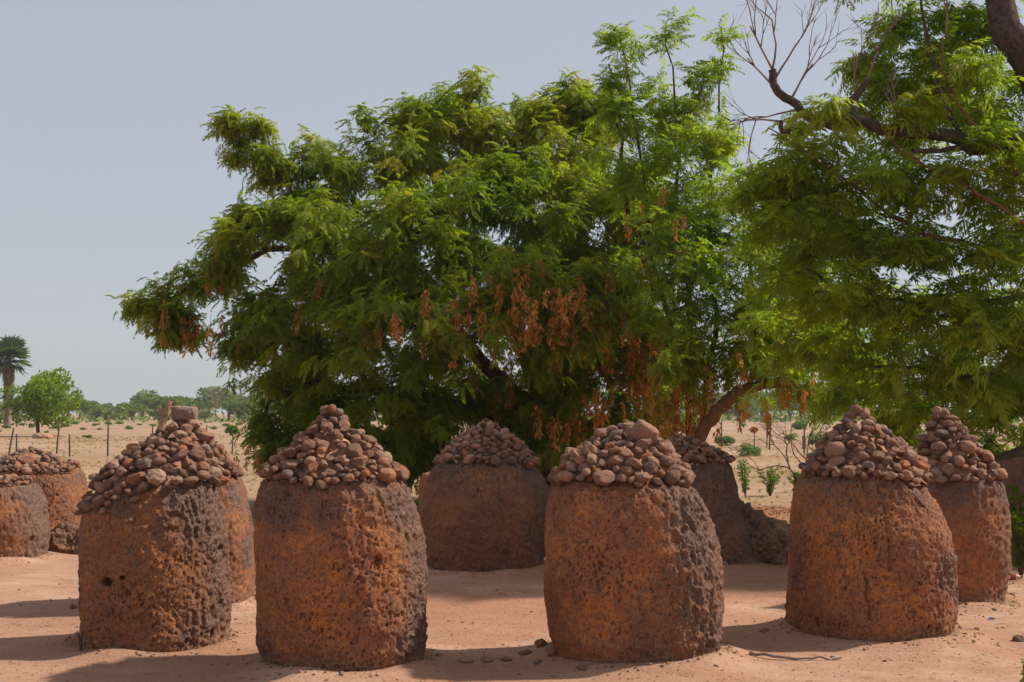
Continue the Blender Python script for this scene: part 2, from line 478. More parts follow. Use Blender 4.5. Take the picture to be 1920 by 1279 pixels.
# ------------------------------------------------------------------ megaliths
def grid_normals(V, rows, cols):
    A = V.reshape(rows, cols, 3)
    du = np.roll(A, -1, 1) - np.roll(A, 1, 1)
    dv = np.gradient(A, axis=0)
    n = np.cross(du, dv)
    n /= np.linalg.norm(n, axis=2)[..., None] + 1e-9
    return n.reshape(-1, 3)
TOPS = {}
def megalith(m):
    rng = np.random.default_rng(m['seed'])
    Y, X, r0 = m['Y'], m['X'], m['r']
    zs, cxs, rs = [], [], []
    for (py, xl, xr) in m['sil']:
        p = P(0.5 * (xl + xr), py, Y)
        zs.append(p[2]); cxs.append(p[0]); rs.append(M((xr - xl) / 2, Y))
    zs[0] = 0.0
    # the rows of the rim were read at the front rim, which lies nearer than the centre
    top_front = P(960, m['sil'][-1][0], Y - rs[-1] * m['dep'])[2]
    sc_ = top_front / zs[-1]
    zs = [z * sc_ for z in zs]
    H = zs[-1]
    o = np.argsort(zs)
    zs, cxs, rs = np.array(zs)[o], np.array(cxs)[o], np.array(rs)[o] * 0.972
    rs[0] *= 0.965
    step = 0.0072 if m['fine'] else 0.013
    cols = int(2 * math.pi * r0 / step * 0.78)
    # columns are packed closer on the visible half
    t = np.linspace(0, 1, cols, endpoint=False)
    th = 2 * math.pi * t
    th = th + 0.42 * np.sin(th)          # dense around th = pi
    th = th - math.pi / 2 - math.pi      # th = pi faces the camera (-y)
    nside = int((H + 0.1) / step)
    ncap = int(rs[-1] / (step * 1.8))
    zrow = np.concatenate((np.linspace(-0.1, H, nside), np.full(ncap, H)))
    cap = np.concatenate((np.ones(nside), np.linspace(1, 0.0, ncap + 1)[1:]))
    rows = len(zrow)
    rr = np.interp(zrow, zs, rs)
    for _ in range(6):
        k = rr[:nside].copy(); k[1:-1] = (k[:-2] + k[1:-1] + k[2:]) / 3; rr[:nside] = k
    cx = np.interp(zrow, zs, cxs)
    e = 2.0 / (2.3 + 0.5 * rng.random())
    ca, sa = np.cos(th), np.sin(th)
    ux = np.sign(ca) * np.abs(ca) ** e
    uy = np.sign(sa) * np.abs(sa) ** e * m['dep']
    V = np.zeros((rows, cols, 3))
    V[..., 0] = cx[:, None] + rr[:, None] * cap[:, None] * ux[None]
    V[..., 1] = Y + rr[:, None] * cap[:, None] * uy[None]
    V[..., 2] = zrow[:, None]
    # round the rim, dome the top a little
    edge = 0.045
    rim = sstep(H - edge * 1.6, H, zrow) * (cap >= 1)
    V[..., 2] += (0.035 * (1 - cap ** 2) * (cap < 1))[:, None]
    V[..., 0] = cx[:, None] + (V[..., 0] - cx[:, None]) * (1 - 0.05 * rim ** 2)[:, None]
    V[..., 1] = Y + (V[..., 1] - Y) * (1 - 0.05 * rim ** 2)[:, None]
    V = V.reshape(-1, 3)
    for (pp, nv) in m['cuts']:
        nv = np.array(nv); nv = nv / np.linalg.norm(nv)
        p0 = P(pp[0], pp[1], Y - 0.35 * r0)
        dd = (V - p0) @ nv + 0.03 * fbm(V * 4, m['seed'] + 3, 3)
        dd = np.where(dd > 0, dd, 0)
        V = V - nv[None] * dd[:, None] * 0.92
    s = m['seed'] * 13
    q = V + 50.0
    N = grid_normals(V, rows, cols)
    V = V + N * (0.045 * fbm(q * 1.5, s, 2) + 0.02 * fbm(q * 4.0, s + 5, 3))[:, None]
    N = grid_normals(V, rows, cols)
    zf = np.repeat(zrow, cols) / H
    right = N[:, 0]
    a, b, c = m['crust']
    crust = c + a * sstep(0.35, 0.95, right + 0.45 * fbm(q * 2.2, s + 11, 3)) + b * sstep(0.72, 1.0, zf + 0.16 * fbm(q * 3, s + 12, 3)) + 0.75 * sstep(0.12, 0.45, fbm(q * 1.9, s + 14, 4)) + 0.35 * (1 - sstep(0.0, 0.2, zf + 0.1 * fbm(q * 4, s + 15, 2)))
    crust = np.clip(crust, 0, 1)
    # pits, drawn out a little along the height, in drifts; the crusted parts are ridged and rough
    qq = q * np.array((1, 1, 0.66)) + 0.014 * np.stack([fbm(q * 16, s + 20 + k, 2) for k in range(3)], 1)
    drift = sstep(-0.35, 0.4, fbm(q * 3.2, s + 30, 4))
    disp = np.zeros(len(V))
    for cell, depth, lo, hi in ((0.0225, 0.017, 0.10, 0.44), (0.038, 0.025, 0.03, 0.30)):
        f1, idd = worley(qq / cell, s + int(cell * 1000))
        rad = lo + (hi - lo) * idd
        disp -= depth * (0.2 + 0.8 * drift) * (1 - sstep(rad * 0.78, rad * 1.05, f1))
    f1, idd = worley(qq / 0.21, s + 77)
    disp -= 0.05 * (idd > 0.8) * (1 - sstep(0.07, 0.15, f1))
    ridged = 1 - np.abs(fbm(q * np.array((16, 16, 9)), s + 41, 4)) * 2
    disp += (0.002 + 0.024 * crust) * (ridged - 0.6)
    disp += (0.007 + 0.009 * crust) * fbm(q * 34, s + 44, 3) + 0.006 * fbm(q * 10, s + 46, 3)
    topm = np.repeat(cap < 1, cols)
    disp[topm] *= 0.6
    disp[-cols:] = disp[-cols:].mean()
    V = V + N * disp[:, None]
    if m['k'] == 'A':        # the round hole low on the face
        for (hx, hy, hr, hd) in ((199, 1092, 0.034, 0.11), (231, 1083, 0.018, 0.06), (243, 1112, 0.022, 0.035)):
            hp = P(hx, hy, Y - r0 * 0.86)
            dx = V[:, 0] - hp[0]; dz = V[:, 2] - hp[2]
            dd = np.hypot(dx, dz * 1.25)
            mk = (V[:, 1] < Y)
            V[mk, 1] += (hd * (1 - sstep(hr * 0.65, hr * 1.25, dd)))[mk]
    if m['k'] == 'H':        # upright cracks
        for (c0, c1, y0, y1) in ((1652, 1665, 890, 1070), (1620, 1624, 1080, 1160)):
            pa, pb = P(c0, y0, Y - r0 * 0.8), P(c1, y1, Y - r0 * 0.8)
            tt = (V[:, 2] - pb[2]) / (pa[2] - pb[2])
            xc = pb[0] + (pa[0] - pb[0]) * tt + 0.012 * vnoise(np.stack((V[:, 2] * 14, V[:, 2] * 0, V[:, 2] * 0 + 3), 1), 5)
            dd = np.abs(V[:, 0] - xc)
            mk = (V[:, 1] < Y) & (tt > 0) & (tt < 1)
            V[mk, 1] += (0.028 * (1 - sstep(0.003, 0.011, dd)))[mk]
    dust = 0.75 * (1 - sstep(0.0, 0.13, zf + 0.10 * fbm(q * 5, s + 51, 3)))
    base = np.array((X, Y, gz1(X, Y)))
    top = V[topm | (zf > 0.8)]
    i = np.arange(rows - 1)[:, None] * cols
    j = np.arange(cols)[None]
    k = (j + 1) % cols
    Fq = np.stack((i + j, i + k, i + cols + k, i + cols + j), 2).reshape(-1, 4)
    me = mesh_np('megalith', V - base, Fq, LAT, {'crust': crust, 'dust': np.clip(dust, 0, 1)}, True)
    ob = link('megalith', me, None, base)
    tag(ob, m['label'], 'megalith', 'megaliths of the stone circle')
    TOPS[m['k']] = (V[(V[:, 2] > 0.55 * H)], H, base)
    return ob
for m in MEGA:
    megalith(m)

# ------------------------------------------------------------------ rubble stones
def rock_mesh(seed, kind, sub=4):
    rng = np.random.default_rng(seed)
    bm = bmesh.new()
    bmesh.ops.create_icosphere(bm, subdivisions=sub, radius=1.0)
    V = np.array([v.co[:] for v in bm.verts])
    f = np.array([[v.index for v in t.verts] for t in bm.faces])
    bm.free()
    ncut = {'round': 7, 'angular': 13, 'rough': 10}[kind]
    for _ in range(ncut):
        n = rng.normal(size=3); n /= np.linalg.norm(n)
        h = rng.uniform(0.58, 0.9) if kind != 'round' else rng.uniform(0.72, 0.93)
        d = V @ n - h
        V = V - n[None] * (np.where(d > 0, d, 0) * 0.97)[:, None]
    a = {'round': 0.07, 'angular': 0.09, 'rough': 0.17}[kind]
    V = V * (1 + a * fbm(V * 1.3 + seed * 7.1, seed, 2) + (a * 0.55) * fbm(V * 3.5 + seed * 3.3, seed + 9, 2))[:, None]
    V = V * (1 + (0.05 if kind == 'round' else 0.1) * fbm(V * 5.5 + seed, seed + 19, 3))[:, None]
    V /= np.abs(V).max(0)[None]
    me = mesh_np('stone', V, f, COB, None, True)
    me.set_sharp_from_angle(angle=math.radians(34))
    return me
def block_mesh(seed):
    rng = np.random.default_rng(seed)
    bm = bmesh.new(); bmesh.ops.create_icosphere(bm, subdivisions=4, radius=1.0)
    V = np.array([v.co[:] for v in bm.verts]); f = np.array([[v.index for v in t.verts] for t in bm.faces]); bm.free()
    V = np.sign(V) * np.abs(V) ** 0.42
    V = V * (1 + .10 * fbm(V * 1.4 + seed, seed, 3) + .06 * fbm(V * 5, seed + 3, 3))[:, None]
    return mesh_np('block', V / np.abs(V).max(0)[None], f, COB, None, True)
BLOCK = block_mesh(77)
ROCKS = [rock_mesh(200 + i, ('round', 'angular', 'rough', 'angular', 'round')[i % 5]) for i in range(30)]
CAIRN = {  # key: (apex column, apex row, left column, right column of the heap's foot, foot row, size of stones, label)
 'A': (318, 792, 182, 416, 905, 0.046, 'broad rubble heap spilling over a sloping shoulder of its megalith', 'skew'),
 'C': (619, 762, 496, 762, 905, 0.045, 'neat pointed rubble heap with three small stones on its tip', ''),
 'E': (1178, 783, 1032, 1294, 905, 0.053, 'wide rounded rubble heap of large stones on the leaning orange megalith', ''),
 'H': (1605, 762, 1501, 1738, 893, 0.045, 'steep rubble heap on the megalith with the broken shoulder', ''),
 'B': (350, 780, 250, 452, 893, 0.05, 'dark rubble heap carrying a square block and a wooden stub', ''),
 'D': (912, 784, 820, 1006, 872, 0.047, 'domed rubble heap of small stones below the big tree', ''),
 'F': (1268, 812, 1224, 1374, 868, 0.055, 'low dark rubble heap on the slanting megalith by broken boulders', ''),
 'I': (1765, 762, 1696, 1874, 905, 0.05, 'tall steep rubble heap beside the dark ruined bank', ''),
 'K': (58, 836, -22, 146, 888, 0.046, 'low rubble heap topped by one big reddish block', ''),
 'Q': (-30, 890, -112, 58, 922, 0.05, 'shallow rubble heap on the worn dark megalith', ''),
}
def cairn(key, apx, apy, xl, xr, foot, size, label, mode):
    m = [x for x in MEGA if x['k'] == key][0]
    rng = np.random.default_rng(m['seed'] + 1000)
    Vt, H, base = TOPS[key]
    Y = m['Y']
    cs = 0.012
    R = M((xr - xl) / 2, Y)
    cx = (0.5 * (xl + xr) - 960) / F * Y
    n = int(2.5 * R / cs)
    x0, y0 = cx - n * cs / 2, Y - n * cs / 2
    Hm = np.full((n, n), -1.0)
    ix = ((Vt[:, 0] - x0) / cs).astype(int); iy = ((Vt[:, 1] - y0) / cs).astype(int)
    ok = (ix >= 0) & (iy >= 0) & (ix < n) & (iy < n)
    np.maximum.at(Hm, (iy[ok], ix[ok]), Vt[ok, 2])
    for _ in range(4):
        P4 = np.stack((np.roll(Hm, 1, 0), np.roll(Hm, -1, 0), np.roll(Hm, 1, 1), np.roll(Hm, -1, 1)))
        Hm = np.where(Hm < 0, P4.max(0), Hm)
    on = Hm > (H - (0.42 if mode == 'skew' else 0.16))
    for _ in range(2):
        on = on & np.roll(on, 1, 0) & np.roll(on, -1, 0) & np.roll(on, 1, 1) & np.roll(on, -1, 1)
    B0 = np.where(on, Hm, 0)
    gxx, gyy = np.meshgrid(x0 + (np.arange(n) + 0.5) * cs, y0 + (np.arange(n) + 0.5) * cs)
    zap = P(apx, apy, Y)[2] - 0.03
    ax = (apx - 960) / F * Y
    # oblique cone from the foot ellipse to the apex
    t = np.zeros((n, n))
    lo, hi = np.zeros((n, n)), np.ones((n, n))
    for _ in range(14):
        t = 0.5 * (lo + hi)
        ccx = cx + (ax - cx) * t
        ins = ((gxx - ccx) / (R * (1 - t) + 1e-6)) ** 2 + ((gyy - Y) / (R * m['dep'] * (1 - t) + 1e-6)) ** 2 < 1
        lo = np.where(ins, t, lo); hi = np.where(ins, hi, t)
    prof = t ** {'E': 0.68, 'D': 0.72, 'F': 0.7, 'K': 0.75, 'C': 0.84, 'A': 0.85}.get(key, 0.82)
    zf = H - 0.02
    target = np.where(t > 0.01, np.maximum(zf + (zap - zf) * prof, B0 + 0.05 * (t > 0)), 0)
    if mode == 'skew':
        target = np.where((t <= 0.01) & on & (gxx < cx) & (gyy < Y + 0.1), B0 + 0.05, target)
    root = empty('rubble_heap', (cx, Y, H), label, 'rubble heap', 'rubble heaps on the megaliths')
    # packed inside of the heap, under the stones that show
    corez = np.where(t > 0.02, np.maximum(Hm, target - 1.9 * size), -9)
    inner = on & (t > 0.06)
    iy_, ix_ = np.nonzero(inner)
    vid = -np.ones((n, n), int); vid[iy_, ix_] = np.arange(len(iy_))
    cv = np.stack((gxx[inner] - cx, gyy[inner] - Y, corez[inner] - H - 0.01), 1)
    qd = np.stack((vid[:-1, :-1], vid[:-1, 1:], vid[1:, 1:], vid[1:, :-1]), 2).reshape(-1, 4)
    qd = qd[(qd >= 0).all(1)]
    link('packed_core', mesh_np('packed_core', cv + 0.012 * fbm(cv * 18, 3, 2)[:, None], qd, COB, None, True), root)
    Hc = np.where(on, np.maximum(Hm, np.where(inner, corez, -9)), 9.0)          # nothing may come to lie beyond the rim
    count = 0
    fails = 0
    placed = []
    while count < 292 and fails < 150:
        u = rng.random()
        fr = size * (0.56 + 0.72 * rng.random() ** 1.7) * (1.45 if u > 0.93 else 1.0) * (0.42 if fails > 80 else 0.6 if fails > 25 else 1.0)
        deficit = np.where(on, target - Hc, -1)
        # the lowest open places are filled first, so the heap grows layer by layer
        score = np.where(deficit > 0.35 * fr, -Hc + rng.normal(0, 0.012, (n, n)), -99.0)
        cand = np.argpartition(score.ravel(), -40)[-40:]
        ci = cand[rng.integers(40)]
        yy, xx = divmod(ci, n)
        if score.ravel()[ci] < -50:
            fails += 1
            continue
        a, b = fr * rng.uniform(0.95, 1.3), fr * rng.uniform(0.78, 1.05)
        c = fr * rng.uniform(0.6, 0.92)
        rad = 0.5 * (a + b)
        k = int(rad / cs) + 1
        ya, yb, xa, xb = max(yy - k, 0), min(yy + k + 1, n), max(xx - k, 0), min(xx + k + 1, n)
        px, py = x0 + (xx + 0.5) * cs, y0 + (yy + 0.5) * cs
        rho = ((gxx[ya:yb, xa:xb] - px) ** 2 + (gyy[ya:yb, xa:xb] - py) ** 2) / rad ** 2
        w = c * np.sqrt(np.clip(1 - rho, 0, 1))
        sub = Hc[ya:yb, xa:xb]
        mk = (rho < 0.8) & (sub < 8)
        if mk.sum() < 4:
            fails += 1
            continue
        zc = np.quantile((sub + w)[mk], 0.93) - 0.22 * c
        if zc + 0.4 * c > target[yy, xx] + 0.45 * fr + 0.015:
            # too tall here: mark as full
            Hc[yy - 1:yy + 2, xx - 1:xx + 2] = np.maximum(Hc[yy - 1:yy + 2, xx - 1:xx + 2], target[yy, xx])
            fails += 0.2
            continue
        Hc[ya:yb, xa:xb] = np.where((rho < 1) & (sub < 8), np.maximum(sub, zc + w * 0.9), sub)
        st = link('stone', ROCKS[rng.integers(len(ROCKS))], root, (px - cx, py - Y, zc - H))
        st.scale = (a, b, c)
        st.rotation_euler = (rng.normal(0, 0.28), rng.normal(0, 0.28), rng.uniform(0, 6.28))
        placed.append((zc + c, px, py))
        count += 1
        fails = max(0, fails - 0.5)
    return root, placed, (cx, Y, H), count
COUNTS = {}
HEAP = {}
for k, v in CAIRN.items():
    HEAP[k] = cairn(k, *v)
    COUNTS[k] = HEAP[k][3]
print('stones per heap', COUNTS)
def extra_stone(key, px, py, dy, size, rot=(0, 0, 0), mesh=3, label=None, name='stone'):
    root, placed, (cx, Y, H), n = HEAP[key]
    p = P(px, py, Y + dy)
    o = link(name, ROCKS[mesh], root, (p[0] - cx, p[1] - Y, p[2] - H))
    o.scale = size
    o.rotation_euler = rot
    if label: o['label'] = label
    return o

# ------------------------------------------------------------------ foliage
def frond_template(pairs, L, ll, lw, droop, seed, hang=0.35, ang=58):
    """a feather leaf along +x: one diamond for each leaflet"""
    rng = np.random.default_rng(seed)
    Q = []
    for i in range(pairs * 2 + 1):
        if i == pairs * 2:
            t, s, a = 0.97, 0, 0.0
        else:
            t = 0.12 + 0.85 * (i // 2 + 0.5 + rng.uniform(-0.15, 0.15)) / pairs
            s = 1 if i % 2 else -1
            a = math.radians(ang - 22 * t + rng.normal(0, 7))
        b = np.array((L * t, 0, -droop * L * t * t))
        tl = ll * (0.75 + 0.5 * math.sin(math.pi * min(1, t * 0.9 + 0.1))) * rng.uniform(0.85, 1.12)
        d = np.array((math.cos(a), s * math.sin(a), -hang - 0.9 * droop * t + rng.normal(0, 0.12)))
        d /= np.linalg.norm(d)
        side = np.cross(d, (0, 0, 1.0)); side /= np.linalg.norm(side)
        side = side + np.array((0, 0, rng.normal(0, 0.25)))
        mid = b + d * tl * 0.42
        tip = b + d * tl - np.array((0, 0, 0.10 * tl))
        sgn = 1 if rng.random() < .5 else -1
        Q += [b - side * sgn * lw * .12, mid + side * sgn * lw * .78, tip]
    # the rib
    Q += [np.array((0, 0.004, 0)), np.array((L * 0.9, 0, -droop * L * 0.8)), np.array((0, -0.004, 0))]
    return np.array(Q)
def basis(d, roll):
    """(n,3) directions -> (n,3,3) with x along d and z up"""
    d = d / (np.linalg.norm(d, axis=1)[:, None] + 1e-9)
    y = np.cross(np.array((0, 0, 1.0))[None], d)
    ny = np.linalg.norm(y, axis=1)[:, None]
    y = np.where(ny < 1e-3, np.array((0, 1.0, 0))[None], y / (ny + 1e-9))
    z = np.cross(d, y)
    c, s = np.cos(roll)[:, None], np.sin(roll)[:, None]
    return np.stack((d, y * c + z * s, -y * s + z * c), 2)
def fronds(pos, dirs, scale, tint, temps, rng):
    n = len(pos)
    which = rng.integers(len(temps), size=n)
    Vs, Ts = [], []
    for k, T in enumerate(temps):
        m = which == k
        if not m.any(): continue
        R = basis(dirs[m], rng.normal(0, 0.5, m.sum()))
        W = np.einsum('nij,vj->nvi', R, T) * scale[m][:, None, None] + pos[m][:, None, :]
        Vs.append(W.reshape(-1, 3))
        tt = np.repeat(tint[m], len(T)).reshape(-1, len(T)) + np.repeat(rng.normal(0, 0.05, (m.sum(), len(T) // 3)), 3, 1)
        Ts.append(tt.ravel())
    V = np.concatenate(Vs)
    return V, np.clip(np.concatenate(Ts), 0, 1)
def sprays_to_mesh(name, centers, out, nper, temps, rng, mat, base, tw=0.45, spread=0.8, fall=-0.35, scale=(0.8, 1.2), tint_c=0.5, tint_s=0.2, tint=None):
    n = len(centers)
    if tint is None: tint = rng.normal(tint_c, tint_s, n)
    u = out / (np.linalg.norm(out, axis=1)[:, None] + 1e-9)
    k = np.maximum(3, rng.poisson(nper, n))
    idx = np.repeat(np.arange(n), k)
    t = rng.random(len(idx))
    pos = centers[idx] - u[idx] * (tw * (1 - t))[:, None] + rng.normal(0, 0.05, (len(idx), 3))
    az = rng.uniform(0, 2 * math.pi, len(idx))
    el = rng.normal(0.12, 0.38, len(idx))
    d = np.stack((np.cos(az) * np.cos(el), np.sin(az) * np.cos(el), np.sin(el)), 1) * spread + u[idx] * 0.55
    d[:, 2] += fall * (0.2 + 0.5 * rng.random(len(idx)))
    s = rng.uniform(*scale, len(idx))
    tt = np.clip(tint[idx] + rng.normal(0, 0.07, len(idx)), 0, 1)
    V, T = fronds(pos, d, s, tt, temps, rng)
    f = np.arange(len(V)).reshape(-1, 3)
    return mesh_np(name, V - base, f, mat, {'tint': T})
def sample_lobes(lobes, per_m2, rng, Y0, shell=0.5, back=0.5, clump=None):
    """lobes: (col,row,rcol,rrow,depth offset, depth radius[, density]); points near the skin of the union"""
    L = []
    for l in lobes:
        c = P(l[0], l[1], Y0 + l[4])
        L.append((c, np.array((M(l[2], Y0 + l[4]), l[5], M(l[3], Y0 + l[4]))), l[6] if len(l) > 6 else 1.0))
    out_p, out_d = [], []
    for i, (c, r, dn) in enumerate(L):
        area = 4 * math.pi * ((r[0] * r[1]) ** 1.6 / 3 + (r[0] * r[2]) ** 1.6 / 3 + (r[1] * r[2]) ** 1.6 / 3) ** (1 / 1.6)
        n = max(3, int(area * per_m2 * dn / (clump[0] if clump else 1)))
        d = rng.normal(size=(n, 3)); d /= np.linalg.norm(d, axis=1)[:, None]
        rho = 1 - shell * rng.random(n) ** 1.7
        rho *= 1 + 0.16 * vnoise(d * 2.3 + i * 5.1, 7)
        p = c + d * r * rho[:, None]
        keep = np.ones(n, bool)
        for j, (c2, r2, _) in enumerate(L):
            if j == i: continue
            keep &= (((p - c2) / (r2 * (1 - shell * 0.75))) ** 2).sum(1) > 1
        keep &= (d[:, 1] < 0.35) | (rng.random(n) < back)
        p, dd = p[keep], (d * r / r.max())[keep]
        if clump and len(p):
            k = np.repeat(np.arange(len(p)), clump[0])
            off = rng.normal(size=(len(k), 3)) * np.array((clump[1], clump[1], clump[2]))
            off[:, 2] -= 0.5 * (off[:, 0] ** 2 + off[:, 1] ** 2) / clump[1]       # tufts arch over like parasols
            size_ = np.clip(r.min() / 0.6, 0.35, 1.0)
            p = p[k] + off * size_
            dd = dd[k] * 0.5 + off / clump[1] * np.array((1, 1, 0.2)) * 0.6 + np.array((0, 0, 0.25))
        out_p.append(p); out_d.append(dd)
    return np.concatenate(out_p), np.concatenate(out_d), L
def branch_to(targets, skeleton, rng, r_tip=0.005, r_max=0.03, sag=0.06):
    """connects every target to the nearest wood built so far; returns polylines"""
    nodes = [np.array(p) for p in skeleton]
    order = np.argsort([min(np.linalg.norm(t - s) for s in nodes) for t in targets])
    polys = []
    A = np.array(nodes)
    for o in order:
        t = targets[o]
        d = np.linalg.norm(A - t, axis=1)
        d = d + 0.6 * np.maximum(0, A[:, 2] - t[2])
        k = int(np.argmin(d))
        a = A[k]
        dist = np.linalg.norm(t - a)
        if dist < 0.05: continue
        mid = 0.5 * (a + t) + rng.normal(0, 0.10 * dist, 3) + np.array((0, 0, sag * dist))
        pts = smooth_path([a, mid, t], 5)
        r1 = min(r_max, r_tip + 0.012 * dist)
        polys.append((pts, np.linspace(r1, r_tip, 5)))
        A = np.concatenate((A, pts[2:4]))
    return polys
def limb(pxs, r0, r1, n=14, jit=0.02, rng=None):
    pts = smooth_path([P(*p) for p in pxs], n, jit, rng)
    return pts, np.linspace(r0, r1, n)
def shift(V, base): return V - np.asarray(base)[None]

FEATHER = [frond_template(8, 0.22, 0.062, 0.031, 0.75, 300 + i, 0.30) for i in range(5)]
NEEM = [frond_template(7, 0.29, 0.09, 0.031, 0.5, 320 + i, 0.42, 62) for i in range(5)]

# --- the big feathery tree
def big_tree():
    rng = np.random.default_rng(7)
    Y0 = 22.0
    base = np.array((P(1022, 900, Y0)[0], Y0, 0.0)); base[2] = gz1(base[0], Y0)
    root = empty('feathery_tree', base, 'huge dense feathery leaved tree hung with orange brown pods behind the circle', 'tree')
    lobes = [(640, 310, 108, 90, .6, 1.1), (600, 420, 140, 85, -.4, 1.5), (480, 450, 85, 55, -.2, .9), (385, 505, 75, 48, 0, .7), (318, 555, 58, 36, .1, .5), (262, 556, 28, 14, .1, .25), (330, 600, 50, 22, .1, .4),
             (800, 265, 118, 105, 1.0, 1.7), (885, 235, 112, 95, 1.6, 1.6), (1030, 240, 122, 105, 1.8, 1.7), (1090, 205, 66, 60, 1.8, 1.0), (740, 430, 165, 120, -1.4, 1.7), (950, 400, 180, 140, -1.0, 2.0), (1130, 380, 140, 140, 0, 2.0),
             (630, 560, 150, 100, -.9, 1.6), (520, 560, 95, 70, -.2, 1.0), (800, 580, 180, 105, -2.3, 1.6), (1000, 560, 180, 105, -2.4, 1.7), (1160, 560, 140, 110, -1.5, 1.6),
             (455, 650, 42, 32, 0, .5), (500, 705, 40, 34, 0, .5), (600, 690, 110, 75, .1, 1.2), (575, 760, 85, 60, 0, 1.0), (490, 800, 30, 38, -.2, .4), (530, 815, 45, 38, -.2, .5),
             (740, 745, 140, 95, -.6, 1.5), (680, 800, 100, 60, 0, 1.0), (900, 740, 130, 85, .6, 1.4), (1080, 730, 130, 95, -1.0, 1.4), (1050, 790, 90, 60, -.6, .9), (1200, 710, 90, 95, -.6, 1.2), (820, 800, 60, 60, .6, .9),
             (432, 225, 22, 28, .3, .3, 1.5), (448, 275, 18, 40, .3, .25, 1.5), (495, 222, 24, 26, .3, .3, 1.5), (490, 275, 24, 36, .3, .3, 1.5), (520, 300, 22, 30, .3, .3), (470, 390, 30, 30, .2, .4), (440, 410, 20, 25, .2, .3)]
    cen, out, L = sample_lobes(lobes, 10.2, rng, Y0, 0.45, 0.3, (6, 0.25, 0.07))
    c2, o2, _ = sample_lobes([(l[0], l[1], l[2] * .62, l[3] * .62, l[4] + .5, l[5] * .6) for l in lobes[:32]], 2.0, rng, Y0, 0.8, 0.4)
    cen, out = np.concatenate((cen, c2)), np.concatenate((out, o2))
    tint = 0.52 + 0.22 * vnoise(cen * 0.55 + 9, 23) + rng.normal(0, 0.12, len(cen)) + 0.05 * (cen[:, 2] - 3.5)
    tint = np.where(rng.random(len(cen)) < 0.06, 0.93, tint)
    crown = link('crown', sprays_to_mesh('crown', cen, out, 16, FEATHER, rng, LEAF_BIG, base, 0.5, 0.75, -0.45, (0.75, 1.2), tint=np.clip(tint, 0.02, 0.97)), root)
    tag(crown, kind='stuff')
    polys = [limb([(1022, 962, Y0), (1018, 880, Y0), (1030, 780, Y0 + .1)], .30, .24, 10, .02, rng)]
    tips = [[(1025, 820, Y0), (930, 700, Y0 - .4), (820, 590, Y0 - .8), (700, 500, Y0 - .6), (560, 460, Y0 - .2), (400, 520, Y0), (300, 570, Y0 + .1)],
            [(1030, 780, Y0), (960, 600, Y0), (860, 420, Y0 + .6), (780, 300, Y0 + .9), (650, 310, Y0 + .6)],
            [(1030, 780, Y0), (1040, 560, Y0 + .3), (1030, 380, Y0 + 1), (1030, 240, Y0 + 1.7)],
            [(1030, 790, Y0), (1120, 650, Y0 - .4), (1180, 520, Y0 - .4), (1160, 380, Y0)],
            [(1020, 830, Y0), (880, 760, Y0 - .2), (720, 740, Y0 - .3), (600, 720, Y0), (520, 720, Y0), (490, 790, Y0 - .1)],
            [(700, 500, Y0 - .6), (600, 420, Y0), (530, 330, Y0 + .3), (500, 270, Y0 + .3), (492, 215, Y0 + .3)],
            [(520, 320, Y0 + .3), (480, 300, Y0 + .3), (448, 270, Y0 + .3), (432, 220, Y0 + .3)]]
    for i, t in enumerate(tips): polys.append(limb(t, .16 if i < 5 else .03, .02 if i < 5 else .008, 16, .04, rng))
    V, f = tubes(polys[:1], 12)
    link('trunk', mesh_np('trunk', V - base, f, BARK, None, True), root)
    for t in polys[1:]:
        V, f = tubes([t], 8)
        link('limb', mesh_np('limb', V - base, f, BARK, None, True), root)
    sk = np.concatenate([p[0] for p in polys])
    sel = rng.choice(len(cen), 420, replace=False)
    V, f = tubes(branch_to(cen[sel] - 0.15 * out[sel], sk, rng, .006, .03), 4)
    tag(link('twigs', mesh_np('twigs', V - base, f, BARK), root), kind='stuff')
    return root, base, L
def front_depth(L, px, py, Yd):
    best = None
    x, y, z = ray(px, py)
    d = np.array((x, y, z)); o = np.array((0, 0, CAMZ))
    for c, r, _ in L:
        a = d / r; b = (o - c) / r
        A, B, Cc = a @ a, 2 * a @ b, b @ b - 1
        D = B * B - 4 * A * Cc
        if D < 0: continue
        s = (-B - math.sqrt(D)) / (2 * A)
        if best is None or s < best: best = s
    return (Yd if best is None else best * y)
def pod_mesh(seed):
    rng = np.random.default_rng(seed)
    Q, T = [], []
    n = rng.integers(44, 60)
    for i in range(n):
        t = rng.random()
        r = 0.05 * math.sin(math.pi * (0.15 + 0.78 * t)) * rng.uniform(.3, 1)
        a = rng.uniform(0, 6.28)
        c = np.array((r * math.cos(a), r * math.sin(a), -0.34 * t))
        d = np.array((0.45 * math.cos(a), 0.45 * math.sin(a), -1.0)) + rng.normal(0, 0.35, 3)
        d /= np.linalg.norm(d)
        s = np.cross(d, rng.normal(size=3)); s /= np.linalg.norm(s)
        l, w = rng.uniform(0.05, 0.08), rng.uniform(0.010, 0.017)
        Q += [c, c + d * l * .5 + s * w, c + d * l, c + d * l * .5 - s * w]
        T += [np.clip(rng.normal(0.2 + 0.11 * (seed % 7), 0.2), 0, 1)] * 4
    Q += [np.array((0.003, 0, 0.12)), np.array((0.003, 0, -.3)), np.array((-.003, 0, -.3)), np.array((-.003, 0, 0.12))]
    T += [0.1] * 4
    V = np.array(Q)
    return mesh_np('pod_cluster', V, np.arange(len(V)).reshape(-1, 4), POD, {'tint': T})
PODS = [pod_mesh(400 + i) for i in range(7)]
